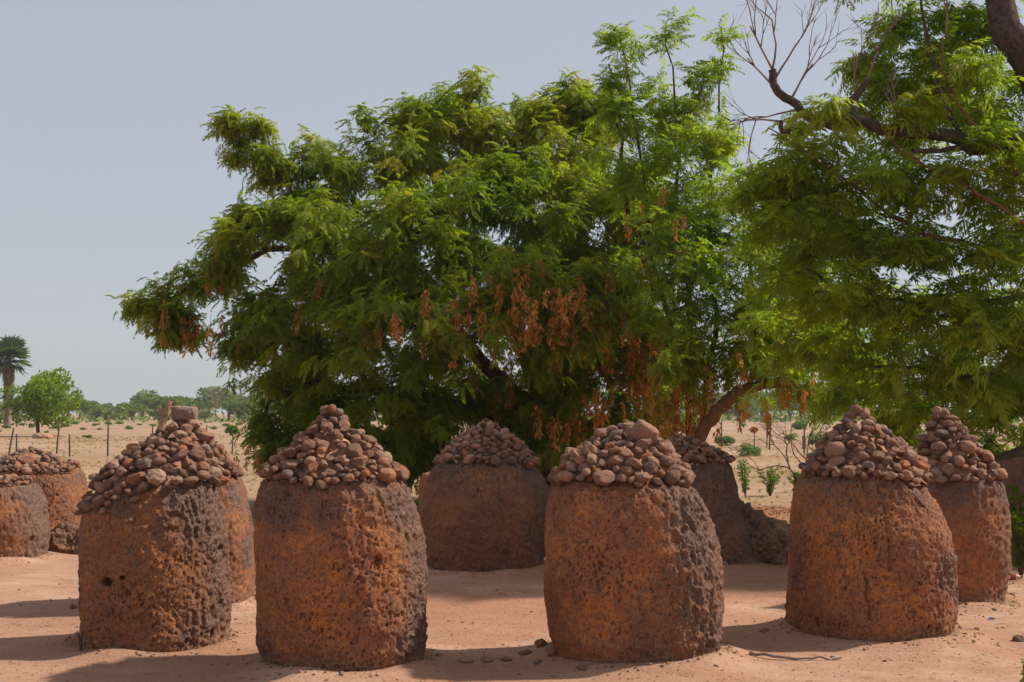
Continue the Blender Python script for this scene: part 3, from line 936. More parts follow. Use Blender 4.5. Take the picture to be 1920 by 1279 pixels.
def hang_pods(root, base, L, specs, rng, Yd, size=(0.7, 1.25)):
    for (cx, cy, sx, sy, n) in specs:
        for _ in range(n):
            px, py = cx + rng.normal(0, sx), cy + rng.normal(0, sy)
            Yp = front_depth(L, px, py, Yd) + rng.uniform(-0.25, 0.12)
            p = P(px, py, Yp)
            o = link('pod_cluster', PODS[rng.integers(len(PODS))], root, p - base)
            s = rng.uniform(*size)
            o.scale = (s * rng.uniform(.7, 1.1), s * rng.uniform(.7, 1.1), s * rng.uniform(.8, 1.35))
            o.rotation_euler = (rng.normal(0, .12), rng.normal(0, .12), rng.uniform(0, 6.28))
rngp = np.random.default_rng(77)
bt, bb, bl = big_tree()
hang_pods(bt, bb, bl, [(1105, 610, 75, 45, 30), (925, 690, 22, 30, 14), (985, 590, 70, 25, 16), (870, 590, 45, 14, 10), (820, 570, 25, 20, 5), (1200, 720, 60, 40, 20), (1150, 690, 40, 40, 12), (335, 598, 36, 14, 11), (400, 490, 20, 18, 3),
                       (560, 575, 40, 22, 3), (690, 600, 30, 16, 4), (1060, 520, 50, 30, 10), (1100, 790, 50, 25, 10), (480, 838, 14, 10, 4), (930, 540, 40, 20, 5), (1020, 760, 30, 20, 5), (460, 640, 25, 20, 2), (1130, 560, 60, 40, 14), (1180, 640, 50, 40, 12)], rngp, 21.0, (.85, 1.4))

# --- the slender neem with the leaning stem
def slender_tree():
    rng = np.random.default_rng(17)
    Y0 = 19.0
    base = np.array((P(1302, 900, Y0)[0], Y0, 0.0)); base[2] = gz1(base[0], Y0)
    root = empty('neem_tree', base, 'slender neem with upright leafy shoots and a leaning reddish stem beside the huge tree', 'tree')
    lobes = [(1165, 60, 42, 34, .3, .4, .5), (1150, 130, 40, 40, .3, .4, .5), (1245, 60, 45, 40, .2, .4, .5), (1270, 150, 55, 50, .2, .5, .5), (1350, 70, 36, 40, 0, .4, .5), (1330, 150, 50, 55, 0, .5, .55), (1180, 200, 55, 60, .2, .7),
             (1250, 250, 80, 65, 0, .9), (1350, 250, 60, 60, -.2, .8), (1385, 330, 50, 50, -.3, .6), (1200, 310, 70, 65, .2, .9), (1300, 350, 90, 70, -.4, 1.0), (1250, 440, 100, 80, -.6, 1.1), (1370, 440, 90, 80, -.7, 1.1), (1320, 540, 110, 80, -1.0, 1.1),
             (1430, 540, 80, 70, -.8, .9), (1290, 630, 80, 60, -.6, .8), (1390, 640, 80, 55, -.7, .8), (1470, 640, 70, 60, -.5, .8), (1280, 720, 50, 50, -.1, .6, .7), (1350, 660, 60, 34, .2, .6, .8), (1500, 700, 60, 40, -.3, .6), (1450, 700, 45, 30, -.2, .5), (1470, 440, 60, 60, -.3, .6), (1530, 530, 60, 60, 0, .6), (1560, 620, 60, 50, .3, .6), (1440, 380, 40, 40, -.2, .5, .8), (1600, 690, 60, 40, .3, .5), (1415, 320, 36, 40, -.2, .4, .9), (1440, 400, 60, 50, .1, .6), (1480, 360, 50, 40, .2, .5), (1500, 470, 60, 50, .3, .6)]
    cen, out, L = sample_lobes(lobes, 6.8, rng, Y0, 0.75, 0.45, (3, 0.2, 0.1))
    tint = 0.62 + 0.2 * vnoise(cen * 0.7 + 3, 25) + rng.normal(0, 0.12, len(cen))
    crown = link('crown', sprays_to_mesh('crown', cen, out, 10, NEEM, rng, LEAF_NEEM, base, 0.4, 0.8, -0.3, (0.7, 1.1), tint=np.clip(tint, 0.02, 0.97)), root)
    tag(crown, kind='stuff')
    stem = limb([(1298, 975, Y0), (1302, 850, Y0 - .5), (1330, 790, Y0 - .7), (1370, 748, Y0 - .8), (1410, 725, Y0 - .8), (1490, 716, Y0 - .7)], .115, .075, 22, .012, rng)
    V, f = tubes([stem], 10)
    link('trunk', mesh_np('trunk', V - base, f, BARK_RED, None, True), root)
    ups = [[(1300, 900, Y0), (1285, 740, Y0), (1240, 560, Y0), (1215, 400, Y0 + .1), (1190, 220, Y0 + .2), (1160, 60, Y0 + .3)],
           [(1285, 740, Y0), (1290, 560, Y0 - .2), (1275, 400, Y0), (1270, 220, Y0 + .1), (1248, 50, Y0 + .2)],
           [(1310, 830, Y0), (1330, 680, Y0 + .1), (1340, 540, Y0 - .3), (1330, 380, Y0 - .2), (1345, 220, Y0), (1352, 50, Y0)],
           [(1410, 725, Y0 + .1), (1420, 620, Y0 - .2), (1400, 480, Y0 - .4), (1385, 330, Y0 - .3)],
           [(1240, 560, Y0), (1180, 420, Y0 + .1), (1160, 260, Y0 + .3), (1140, 120, Y0 + .3)],
           [(1270, 300, Y0 + .1), (1300, 210, Y0 + .1), (1320, 120, Y0)], [(1480, 715, Y0), (1520, 690, Y0), (1560, 640, Y0 - .2)]]
    polys = [stem]
    for u in ups:
        t = limb(u, .055, .008, 16, .03, rng)
        polys.append(t)
        V, f = tubes([t], 6)
        link('limb', mesh_np('limb', V - base, f, BARK, None, True), root)
    sel = rng.choice(len(cen), min(380, len(cen)), replace=False)
    V, f = tubes(branch_to(cen[sel] - 0.1 * out[sel], np.concatenate([p[0] for p in polys]), rng, .005, .018), 4)
    tag(link('twigs', mesh_np('twigs', V - base, f, BARK_RED), root), kind='stuff')
    return root, base, L
st_, sb_, sl_ = slender_tree()
hang_pods(st_, sb_, sl_, [(1265, 735, 45, 40, 34), (1330, 710, 35, 18, 10), (1420, 735, 45, 14, 8), (1245, 380, 45, 50, 5), (1275, 780, 18, 20, 7), (1480, 720, 40, 25, 5), (1390, 620, 60, 50, 5), (1540, 430, 40, 20, 3)], rngp, 18.5, (0.7, 1.15))

# --- the near neem on the right, with its dead bough
def near_tree():
    rng = np.random.default_rng(27)
    Y0 = 13.6
    base = np.array((7.1, 14.2, 0.0)); base[2] = gz1(7.1, 14.2)
    root = empty('neem_tree', base, 'large old neem with a dark gnarled bough and bare dead twigs over the bank', 'tree')
    lobes = [(1500, 190, 30, 45, -.3, .35, .9), (1560, 250, 45, 40, -.3, .4, .8), (1480, 290, 40, 35, -.3, .4, .8), (1640, 40, 40, 50, 0, .4, 1.0), (1650, 140, 40, 50, 0, .4, 1.0), (1610, 180, 30, 30, 0, .3, .7), (1740, 90, 45, 70, -.2, .5, 1.0), (1715, 200, 45, 55, -.2, .5, 1.0),
             (1800, 60, 55, 70, -.3, .6, 1.0), (1800, 190, 60, 60, -.4, .6, 1.0), (1890, 120, 45, 80, .3, .6, 1.0), (1900, 260, 50, 70, -.4, .6, 1.0), (1830, 20, 50, 40, 0, .5, 1.2), (1700, 30, 45, 45, .2, .5, 1.1), (1760, 20, 45, 45, .3, .5, 1.1), (1690, 130, 40, 50, .3, .4, 1.1), (1620, 100, 34, 50, .2, .35, 1.1), (1860, 190, 50, 50, .5, .5, 1.1), (1780, 300, 60, 40, -1.2, .25, .9), (1640, 300, 60, 30, -1.2, .25, .9), (1900, 330, 40, 40, -1.2, .25, 1.0), (1830, 110, 34, 60, -1.25, .2, 1.0), (1860, 240, 40, 30, -1.25, .2, .8), (1720, 190, 30, 40, -1.2, .2, .9), (1560, 200, 24, 30, -1.2, .2, .8), (1770, 150, 60, 90, .6, .5, 1.2), (1660, 260, 60, 40, .4, .4, 1.1), (1500, 340, 50, 40, -.2, .4), (1430, 390, 50, 50, .3, .5), (1600, 320, 70, 50, -.5, .6), (1700, 330, 80, 60, -.5, .7), (1820, 330, 70, 70, -.6, .7), (1520, 390, 60, 60, -.4, .6),
             (1620, 430, 80, 60, -.6, .7), (1740, 440, 80, 65, -.7, .8), (1870, 450, 70, 80, -.7, .8), (1480, 480, 60, 50, 0, .6), (1560, 530, 80, 60, -.3, .7), (1680, 550, 80, 60, -.6, .7), (1800, 570, 80, 70, -.7, .8), (1900, 590, 60, 70, -.6, .7),
             (1590, 630, 70, 50, .2, .6), (1700, 660, 80, 55, 0, .7), (1820, 690, 80, 60, 0, .7), (1640, 730, 60, 36, .7, .5), (1740, 745, 70, 40, .7, .6), (1850, 770, 70, 45, .6, .6), (1910, 720, 50, 60, .5, .5), (1560, 710, 40, 30, .7, .4, .7), (1660, 790, 30, 24, 1.0, .3),
             (1500, 560, 90, 80, 1.6, .8, .8), (1620, 560, 90, 80, 1.6, .8, .8), (1760, 560, 90, 90, 1.8, .8, .8), (1880, 560, 90, 90, 1.8, .8, .8), (1620, 680, 90, 60, 1.8, .7), (1760, 680, 90, 70, 1.8, .7), (1880, 700, 80, 80, 1.8, .7), (1560, 420, 70, 70, 1.6, .7, .7), (1850, 820, 80, 40, 1.4, .5), (1700, 780, 60, 40, 1.5, .5), (1530, 640, 70, 50, 1.4, .6),
             (1530, 320, 50, 40, -.1, .4), (1450, 320, 35, 30, -.2, .3, .8), (1590, 400, 60, 50, .3, .5), (2450, 450, 170, 140, 1.5, 1.4, .6), (2380, 640, 160, 110, 1.0, 1.2, .6),  # rightmost two lobes, out of view, added to shade the bank
             (1700, -120, 120, 90, .2, 1.0, .7), (1900, -120, 130, 110, .2, 1.2, .7), (2050, 100, 120, 140, 0, 1.2, .7), (2080, 380, 120, 140, 0, 1.2, .7), (2060, 620, 110, 100, .2, 1.0, .6), (2260, 250, 140, 200, .3, 1.4, .6), (2300, -80, 150, 120, .4, 1.4, .6)]
    cen, out, L = sample_lobes(lobes, 9.6, rng, Y0, 0.75, 0.4, (3, 0.17, 0.09))
    tint = 0.68 + 0.2 * vnoise(cen * 0.8 + 5, 27) + rng.normal(0, 0.12, len(cen))
    crown = link('crown', sprays_to_mesh('crown', cen, out, 9, NEEM, rng, LEAF_NEEM, base, 0.34, 0.85, -0.4, (0.65, 1.05), tint=np.clip(tint, 0.02, 0.97)), root)
    tag(crown, kind='stuff')
    Yt = Y0 - .75
    trunk = (smooth_path([base + np.array((0, 0, -.1)), base + np.array((-.1, 0, 1.2)), P(2040, 420, 13.7), P(1975, 230, Yt + .2), P(1925, 110, Yt - .1), P(1885, 50, Yt - .15), P(1866, -40, Yt - .1), P(1850, -160, Yt)], 26, .02, rng),
             np.concatenate((np.linspace(.34, .19, 13), np.linspace(.19, .10, 13))))
    V, f = tubes([trunk], 12)
    link('trunk', mesh_np('trunk', V - base, f, BARK_DARK, None, True), root)
    bough = limb([(1972, 290, Yt), (1900, 272, Yt - .1), (1840, 278, Yt - .2), (1770, 252, Yt - .25), (1705, 250, Yt - .3), (1650, 238, Yt - .3), (1605, 226, Yt - .35), (1560, 230, Yt - .35), (1530, 228, Yt - .35)], .088, .045, 26, .012, rng)
    stub = limb([(1600, 228, Yt - .35), (1592, 200, Yt - .35), (1604, 180, Yt - .35), (1628, 150, Yt - .35)], .06, .03, 9, .01, rng)
    dead = limb([(1534, 229, Yt - .35), (1500, 205, Yt - .3), (1480, 186, Yt - .3), (1455, 170, Yt - .3), (1450, 150, Yt - .3), (1448, 130, Yt - .3)], .05, .04, 12, .012, rng)
    knob = limb([(1482, 247, Yt - .35), (1466, 244, Yt - .35), (1464, 226, Yt - .35)], .03, .02, 6, .005, rng)
    low = limb([(1975, 262, Yt), (1870, 272, Yt - .3), (1790, 279, Yt - .35), (1710, 282, Yt - .4)], .04, .022, 14, .01, rng)
    whip = limb([(1990, 430, Yt), (1925, 350, Yt - .4), (1880, 290, Yt - .5), (1830, 240, Yt - .55), (1790, 180, Yt - .55), (1768, 120, Yt - .5), (1768, 70, Yt - .5)], .02, .008, 22, .008, rng)
    whip2 = limb([(1920, 420, Yt - .5), (1800, 340, Yt - .5), (1700, 290, Yt - .4), (1600, 180, Yt - .3)], .02, .007, 14, .015, rng)
    Ym = Y0 - .15
    lowl = limb([(2040, 560, Ym), (1950, 610, Ym - .2), (1850, 632, Ym - .3), (1770, 612, Ym - .4)], .06, .02, 14, .012, rng)
    low2 = limb([(1950, 500, Ym - .2), (1850, 470, Ym - .5), (1720, 430, Ym - .5), (1600, 350, Ym - .5), (1520, 290, Ym - .4), (1440, 240, Ym - .4)], .035, .006, 22, .015, rng)
    low3 = limb([(2050, 480, Ym), (1900, 560, Ym - .5), (1750, 560, Ym - .5), (1600, 560, Ym - .3), (1500, 490, Ym)], .05, .01, 20, .015, rng)
    low4 = limb([(1970, 640, Ym), (1850, 700, Ym), (1700, 690, Ym), (1600, 690, Ym + .4)], .04, .01, 16, .015, rng)
    up = limb([(1800, 262, Yt - .2), (1760, 160, Yt), (1740, 60, Yt), (1710, -60, Yt + .1)], .03, .012, 14, .015, rng)
    bs = [bough, stub, dead, knob, low, whip, whip2, lowl, low2, low3, low4, up]
    for i, b in enumerate(bs):
        V, f = tubes([b], 8)
        link('limb', mesh_np('limb', V - base, f, BARK_RED if i in (5, 6, 8) else BARK_DARK, None, True), root)
    # bare dead twigs
    polys = []
    def grow(p, d, l, r, depth):
        n = 5
        pts = [p]
        dd = d.copy()
        for k in range(n - 1):
            dd = dd + rng.normal(0, .12, 3) + np.array((0, 0, .03))
            dd /= np.linalg.norm(dd)
            pts.append(pts[-1] + dd * l / (n - 1))
        polys.append((np.array(pts), np.linspace(r, r * .55, n)))
        if depth == 0: return
        for k in range(rng.integers(2, 4) if depth > 1 else 3):
            i = rng.integers(2, n)
            nd_ = dd + rng.normal(0, .48, 3) * np.array((1, .7, .8))
            grow(pts[i], nd_ / np.linalg.norm(nd_), l * rng.uniform(.6, .85), r * .6, depth - 1)
    for (px, py, tx, ty, l) in ((1448, 130, 1420, 20, .34), (1448, 132, 1470, 30, .36), (1452, 150, 1500, 60, .34), (1482, 188, 1520, 90, .32), (1455, 170, 1400, 100, .3), (1604, 182, 1590, 60, .3), (1628, 150, 1660, 60, .3), (1464, 228, 1420, 215, .25), (1500, 205, 1430, 230, .3), (1775, 70, 1770, 0, .3), (1692, 245, 1660, 130, .3)):
        a, b = P(px, py, Yt - .32), P(tx, ty, Yt - .32)
        d = (b - a) / np.linalg.norm(b - a)
        grow(a, d, l * 1.5, .013, 3)
    V, f = tubes(polys, 4)
    tag(link('dead_twigs', mesh_np('dead_twigs', V - base, f, TWIG_GREY), root), kind='stuff')
    sk = np.concatenate([b[0] for b in bs] + [trunk[0]])
    sel = rng.choice(len(cen), min(480, len(cen)), replace=False)
    V, f = tubes(branch_to(cen[sel] - 0.1 * out[sel], sk, rng, .004, .016), 4)
    tag(link('twigs', mesh_np('twigs', V - base, f, BARK_RED), root), kind='stuff')
    return root, base, L
near_tree()

# ------------------------------------------------------------------ shrubs, far trees, palm
def leafball(name, n, R, leaf, mat, seed, lobes=6, flat=0.8, lift=0.5, tone=.5):
    rng = np.random.default_rng(seed)
    c = rng.normal(0, .42, (lobes, 3)) * np.array((1, 1, flat)) * R
    c[:, 2] += R * lift + R * .4
    r = rng.uniform(.38, .62, lobes) * R
    k = rng.integers(lobes, size=n)
    d = rng.normal(size=(n, 3)); d /= np.linalg.norm(d, axis=1)[:, None]
    p = c[k] + d * (r[k] * (1 - .45 * rng.random(n) ** 2) * (1 + .2 * vnoise(d * 3 + k[:, None] * 3.1, seed)))[:, None] * np.array((1, 1, flat))
    u = d * .5 + rng.normal(size=(n, 3)); u /= np.linalg.norm(u, axis=1)[:, None]
    v = np.cross(u, rng.normal(size=(n, 3))); v /= np.linalg.norm(v, axis=1)[:, None]
    l = leaf * rng.uniform(.6, 1.3, n)[:, None]
    V = np.stack((p - u * l, p + v * l * .5, p + u * l, p - v * l * .5), 1).reshape(-1, 3)
    t = np.clip(tone + .25 * vnoise(p * 2.5 / R, seed + 2) + rng.normal(0, .12, n), 0, 1)
    return mesh_np(name, V, np.arange(4 * n).reshape(-1, 4), mat, {'tint': np.repeat(t, 4)})
def stems_mesh(seed, n, h, spread, r, mat, z0=0.0):
    rng = np.random.default_rng(seed)
    polys = []
    for i in range(n):
        a = rng.uniform(0, 6.28)
        q = spread * rng.uniform(.3, 1)
        top = np.array((q * math.cos(a), q * math.sin(a), h * rng.uniform(.8, 1.05)))
        polys.append((smooth_path([(0.02 * math.cos(a), 0.02 * math.sin(a), -.05 - z0), top * np.array((.35, .35, .5)), top], 6), np.linspace(r, r * .35, 6)))
    V, f = tubes(polys, 5)
    return mesh_np('stems', V, f, mat, None, True)
def plant(name, crown_me, stem_me, loc, s, label, cat, group, part=('crown', 'trunk'), rz=0.0, sz=None):
    root = empty(name, (loc[0], loc[1], gz1(loc[0], loc[1])), label, cat, group, rz)
    a = link(part[0], crown_me, root); tag(a, kind='stuff')
    b = link(part[1], stem_me, root)
    for o in (a, b): o.scale = (s, s, sz or s)
    return root
BUSH = [leafball('foliage', 1500, .5, .05, LEAF_BUSH, 500 + i, 9, .8, .25) for i in range(3)]
BUSH_ST = [stems_mesh(510 + i, 7, .6, .3, .012, BARK) for i in range(3)]
FARC = [leafball('crown', 1500, 2.6, .26, LEAF_FAR, 520 + i, 9, .62, .62) for i in range(6)]
FARS = [stems_mesh(530 + i, 4, 3.2, 1.4, .14, BARK) for i in range(6)]
rng = np.random.default_rng(99)
# round green bushes on the dry field: column, row of foot, width in columns
for i, (px, py, w, lab) in enumerate([
    (1404, 858, 44, 'rounded bright green bush growing by the stake of the dead orange sapling'),
    (1360, 836, 38, 'round green bush on the dry field beside the leaning reddish stem'),
    (1483, 826, 26, 'small pale round bush on the dry field past the wire fence'),
    (1534, 833, 40, 'green bush beside the short stump on the dry field'),
    (505, 870, 60, 'low spreading green bush under the low leafy edge of the huge tree'),
    (1500, 806, 34, 'dark green bush beyond the bare brown shrub'),
    (1424, 790, 18, 'little round bush out on the dry field'), (1441, 797, 16, 'little round bush out on the dry field'),
    (566, 815, 24, 'little round bush out on the dry field'), (241, 805, 16, 'little round bush out on the dry field'), (166, 822, 18, 'little round bush out on the dry field'),
    (40, 797, 12, 'little round bush out on the dry field'), (125, 800, 14, 'little round bush out on the dry field'), (178, 798, 14, 'little round bush out on the dry field'), (225, 795, 12, 'little round bush out on the dry field'),
    (103, 803, 14, 'little round bush out on the dry field'), (205, 796, 14, 'little round bush out on the dry field'), (286, 799, 12, 'little round bush out on the dry field'), (400, 805, 13, 'little round bush out on the dry field'),
    (424, 800, 16, 'little round bush out on the dry field'), (12, 803, 14, 'little round bush out on the dry field'), (60, 801, 12, 'little round bush out on the dry field'), *[(a, b, c, 'little round bush out on the dry field') for a, b, c in ((186, 806, 10), (262, 797, 9), (318, 802, 12), (448, 798, 14), (470, 806, 12), (1392, 800, 14), (1470, 790, 14), (1550, 797, 16), (1530, 787, 12), (375, 797, 10), (155, 806, 12), (88, 812, 10))], (140, 795, 16, 'little round bush out on the dry field')]):
    g = G(px, py)
    s = M(w, g[1]) / 1.0
    grp = 'little bushes scattered on the field' if 'little round' in lab else 'green bushes on the field'
    plant('bush', BUSH[i % 3], BUSH_ST[i % 3], g, s, lab, 'bush', grp, ('foliage', 'stems'), rng.uniform(0, 6), s * (.62 if w < 20 else .8))
# leafy young shrubs behind the circle, built from upright shoots
def shoot_shrub(name, px, py, Y, h, n, label, seed, mat=LEAF_BUSH, tint=(0.5, .15), spread=.35, leaf=.075, leaves=26):
    rng = np.random.default_rng(seed)
    b = P(px, py, Y); base = np.array((b[0], Y, gz1(b[0], Y)))
    root = empty(name, base, label, 'shrub', 'young shrubs behind the circle')
    polys, Q, T = [], [], []
    for i in range(n):
        a = rng.uniform(0, 6.28); q = spread * rng.uniform(.1, 1)
        top = np.array((q * math.cos(a), q * math.sin(a), h * rng.uniform(.55, 1)))
        pts = smooth_path([(0, 0, -.03), top * np.array((.4, .4, .55)), top], 8)
        polys.append((pts, np.linspace(.007, .003, 8)))
        for k in range(leaves):
            t = rng.uniform(.2, 1) * 6.99
            i0 = int(t); p = pts[i0] + (pts[i0 + 1] - pts[i0]) * (t - i0) if i0 < 7 else pts[7]
            aa = rng.uniform(0, 6.28)
            d = np.array((math.cos(aa), math.sin(aa), rng.uniform(-.3, .8))); d /= np.linalg.norm(d)
            s = np.cross(d, rng.normal(size=3)); s /= np.linalg.norm(s)
            l = leaf * rng.uniform(.6, 1.2)
            Q += [p, p + d * l * .5 + s * l * .28, p + d * l, p + d * l * .5 - s * l * .28]
            T += [float(np.clip(rng.normal(*tint), 0, 1))] * 4
    V = np.array(Q)
    tag(link('foliage', mesh_np('foliage', V, np.arange(len(V)).reshape(-1, 4), mat, {'tint': T}), root), kind='stuff')
    V, f = tubes(polys, 4)
    link('stems', mesh_np('stems', V, f, BARK), root)
    return root
shoot_shrub('shrub', 1444, 940, 24.0, .62, 16, 'brown tipped dry green shrub behind the red leaf litter', 601, tint=(.62, .3), spread=.4)
shoot_shrub('shrub', 1398, 935, 23.5, .75, 10, 'pale leafy shrub against the slanting dark megalith', 602, tint=(.6, .12), spread=.3)
shoot_shrub('shrub', 1492, 915, 25.0, .5, 8, 'leafy shoot beside the steep heap on the broken shouldered megalith', 603, tint=(.6, .12), spread=.25)
shoot_shrub('shrub', 143, 925, 18.5, .62, 14, 'fresh bright green shrub behind the low heap with the big block', 604, tint=(.78, .08), spread=.3)
shoot_shrub('shrub', 172, 950, 17.8, .5, 10, 'yellowish leafy shrub behind the sloping shouldered megalith', 605, tint=(.82, .1), spread=.28)
shoot_shrub('shrub', 232, 900, 26.0, .8, 10, 'thin green shrub showing past the rubble spilled on the sloping shoulder', 606, tint=(.7, .1), spread=.4)
shoot_shrub('shrub', 1922, 1276, 7.1, .22, 3, 'small fresh seedling on bare ground in front of the circle', 607, tint=(.8, .06), spread=.05, leaf=.035, leaves=12)
shoot_shrub('shrub', 1912, 960, 12.3, 1.0, 13, 'deep green leafy shrub against the dark ruined bank', 608, mat=LEAF_BIG, tint=(.08, .07), spread=.3, leaf=.08, leaves=34)
shoot_shrub('grass_tuft', 152, 1196, 8.32, .13, 7, 'small weed at the foot of the megalith with the round hole', 609, mat=STRAW, tint=(.9, .1), spread=.06, leaf=.02, leaves=8)
shoot_shrub('shrub', 780, 890, 18.5, .55, 9, 'dark sparse shrub under the tree, left of the squat megalith', 610, mat=LEAF_NEEM, tint=(.25, .1), spread=.35)

# trees along the far edge of the field
far = [(150, 250, 46), (170, 280, 40), (195, 230, 30), (215, 300, 34), (250, 240, 36), (268, 300, 46), (290, 260, 48), (318, 250, 52), (345, 260, 50), (300, 200, 30), (370, 300, 40), (395, 280, 50), (430, 300, 60), (448, 220, 46), (470, 260, 52), (500, 280, 58), (535, 250, 50),
       (120, 270, 40), (90, 300, 44), (30, 280, 40), (-20, 260, 44), (230, 210, 20), (340, 210, 24), (385, 205, 22), (1340, 260, 50), (1365, 300, 56), (1395, 250, 46), (1430, 280, 58), (1450, 300, 60), (1480, 240, 48), (1510, 290, 56), (1545, 260, 50), (1580, 300, 54), (580, 280, 44), (620, 300, 44)]
FL = {0: 'hazy green tree in the wood along the far edge of the field'}
for i, (px, Y, hpx) in enumerate(far):
    x = (px - 960) / F * Y
    h = M(hpx, Y)
    s = h / 4.6
    plant('far_tree', FARC[i % 6], FARS[i % 6], (x, Y), s * rng.uniform(1.0, 1.5), FL[0], 'tree', 'trees along the far edge of the field', rz=rng.uniform(0, 6), sz=s)
# undergrowth between them, too far to count
n = 5200
ux = rng.uniform(-170, 150, n); uy = rng.uniform(190, 330, n)
uz = rng.random(n) ** 1.5 * 3.2 * (.6 + .4 * vnoise(np.stack((ux * .06, uy * .04, uy * 0), 1), 61))
pc = np.stack((ux, uy, uz + .1), 1)
u = rng.normal(size=(n, 3)); u /= np.linalg.norm(u, axis=1)[:, None]
v = np.cross(u, rng.normal(size=(n, 3))); v /= np.linalg.norm(v, axis=1)[:, None]
l = rng.uniform(.3, .8, n)[:, None]
V = np.stack((pc - u * l, pc + v * l * .6, pc + u * l, pc - v * l * .6), 1).reshape(-1, 3)
ug = link('undergrowth', mesh_np('undergrowth', V, np.arange(4 * n).reshape(-1, 4), LEAF_FAR, {'tint': np.repeat(np.clip(rng.normal(.6, .2, n), 0, 1), 4)}))
tag(ug, 'low scrub between the trees along the far edge of the field', 'scrub', kind='stuff')
# bare tree among them
def bare_tree(px, Y, hpx, label):
    rng = np.random.default_rng(707)
    base = np.array(((px - 960) / F * Y, Y, 0)); base[2] = gz1(base[0], Y)
    h = M(hpx, Y)
    polys = []
    def grow(p, d, l, r, k):
        q = p + d * l
        polys.append((smooth_path([p, .5 * (p + q) + rng.normal(0, l * .06, 3), q], 5), np.linspace(r, r * .65, 5)))
        if k == 0: return
        for _ in range(3):
            e = d + rng.normal(0, .5, 3); e[2] += .15; e /= np.linalg.norm(e)
            grow(q, e, l * .68, r * .6, k - 1)
    grow(np.zeros(3) - np.array((0, 0, .1)), np.array((0, 0, 1.0)), h * .42, .22, 4)
    root = empty('bare_tree', base, label, 'tree')
    V, f = tubes(polys[:1], 6); link('trunk', mesh_np('trunk', V, f, TWIG_GREY), root)
    V, f = tubes(polys[1:], 4); tag(link('branches', mesh_np('branches', V, f, TWIG_GREY), root), kind='stuff')
bare_tree(406, 240, 56, 'leafless grey tree rising above the far wood')
# young tree with two stems and its mound
g = G(72, 818)
yc = leafball('crown', 6500, 1.75, .11, LEAF_BIG, 545, 16, .8, .6, .35)
ys = stems_mesh(546, 2, 2.2, .55, .09, BARK)
plant('young_tree', yc, ys, g, 1.32, 'bushy young green tree with two stems, beside the tall fan palm', 'tree', None)
mound = rock_mesh(290, 'rough')
mo = link('earth_mound', mound, None, (G(80, 822)[0], G(80, 822)[1], .05)); mo.scale = (.75, .6, .35); tag(mo, 'low dark earth mound at the foot of the bushy young tree', 'mound')
mo = link('earth_mound', mound, None, (G(107, 818)[0], G(107, 818)[1], .0)); mo.scale = (1.0, .6, .2); tag(mo, 'flat dark earth mound right beside the one at the young tree', 'mound')
# fan palm
def palm():
    rng = np.random.default_rng(808)
    g = G(14, 802); Y = g[1]
    base = np.array((g[0], Y, gz1(g[0], Y)))
    root = empty('fan_palm', base, 'tall fan palm with a skirt of dead fronds, behind the bushy young tree', 'palm tree')
    h = M(802 - 672, Y)
    V, f = tubes([(smooth_path([(0, 0, -.2), (.05, 0, h * .5), (.0, 0, h)], 8), np.linspace(.42, .3, 8))], 8)
    link('trunk', mesh_np('trunk', V, f, PALM_BARK, None, True), root)
    def fans(n, elev, R, c, tint, droop):
        Q, T = [], []
        for i in range(n):
            a = rng.uniform(0, 6.28); e = rng.uniform(*elev)
            d = np.array((math.cos(a) * math.cos(e), math.sin(a) * math.cos(e), math.sin(e)))
            s = np.cross(d, (0, 0, 1.0)); s /= np.linalg.norm(s)
            w = np.cross(s, d)
            hub = c + d * R * rng.uniform(.3, .5)
            t = float(np.clip(rng.normal(tint, .12), 0, 1))
            for k in range(17):
                b = math.radians(-105 + 210 * k / 16)
                e1 = d * math.cos(b) + s * math.sin(b) * .95 + w * rng.normal(0, .06)
                e1 /= np.linalg.norm(e1)
                l = R * .55 * rng.uniform(.85, 1.1)
                tip = hub + e1 * l - np.array((0, 0, droop * l))
                sd = np.cross(e1, w); sd /= np.linalg.norm(sd)
                Q += [hub, hub + e1 * l * .5 + sd * .07 * R * .55, tip, hub + e1 * l * .5 - sd * .07 * R * .55]
                T += [t] * 4
            Q += [c + s * .04, hub + s * .03, hub - s * .03, c - s * .04]; T += [t] * 4
        V = np.array(Q)
        return V, T
    V, T = fans(46, (-.75, 1.45), M(52, Y), np.array((0, 0, h)), .4, .14)
    tag(link('crown', mesh_np('crown', V, np.arange(len(V)).reshape(-1, 4), LEAF_PALM, {'tint': T}), root), kind='stuff')
    parts = [fans(14, (-1.56, -1.3 - .015 * k), 1.5 - .06 * k, np.array((0, 0, h - .2 - .55 * k)), .95, .35) for k in range(10)]
    V = np.concatenate([p[0] for p in parts]); T = sum((list(p[1]) for p in parts), [])
    tag(link('dead_frond_skirt', mesh_np('skirt', V, np.arange(len(V)).reshape(-1, 4), LEAF_PALM, {'tint': T}), root), kind='stuff')
palm()

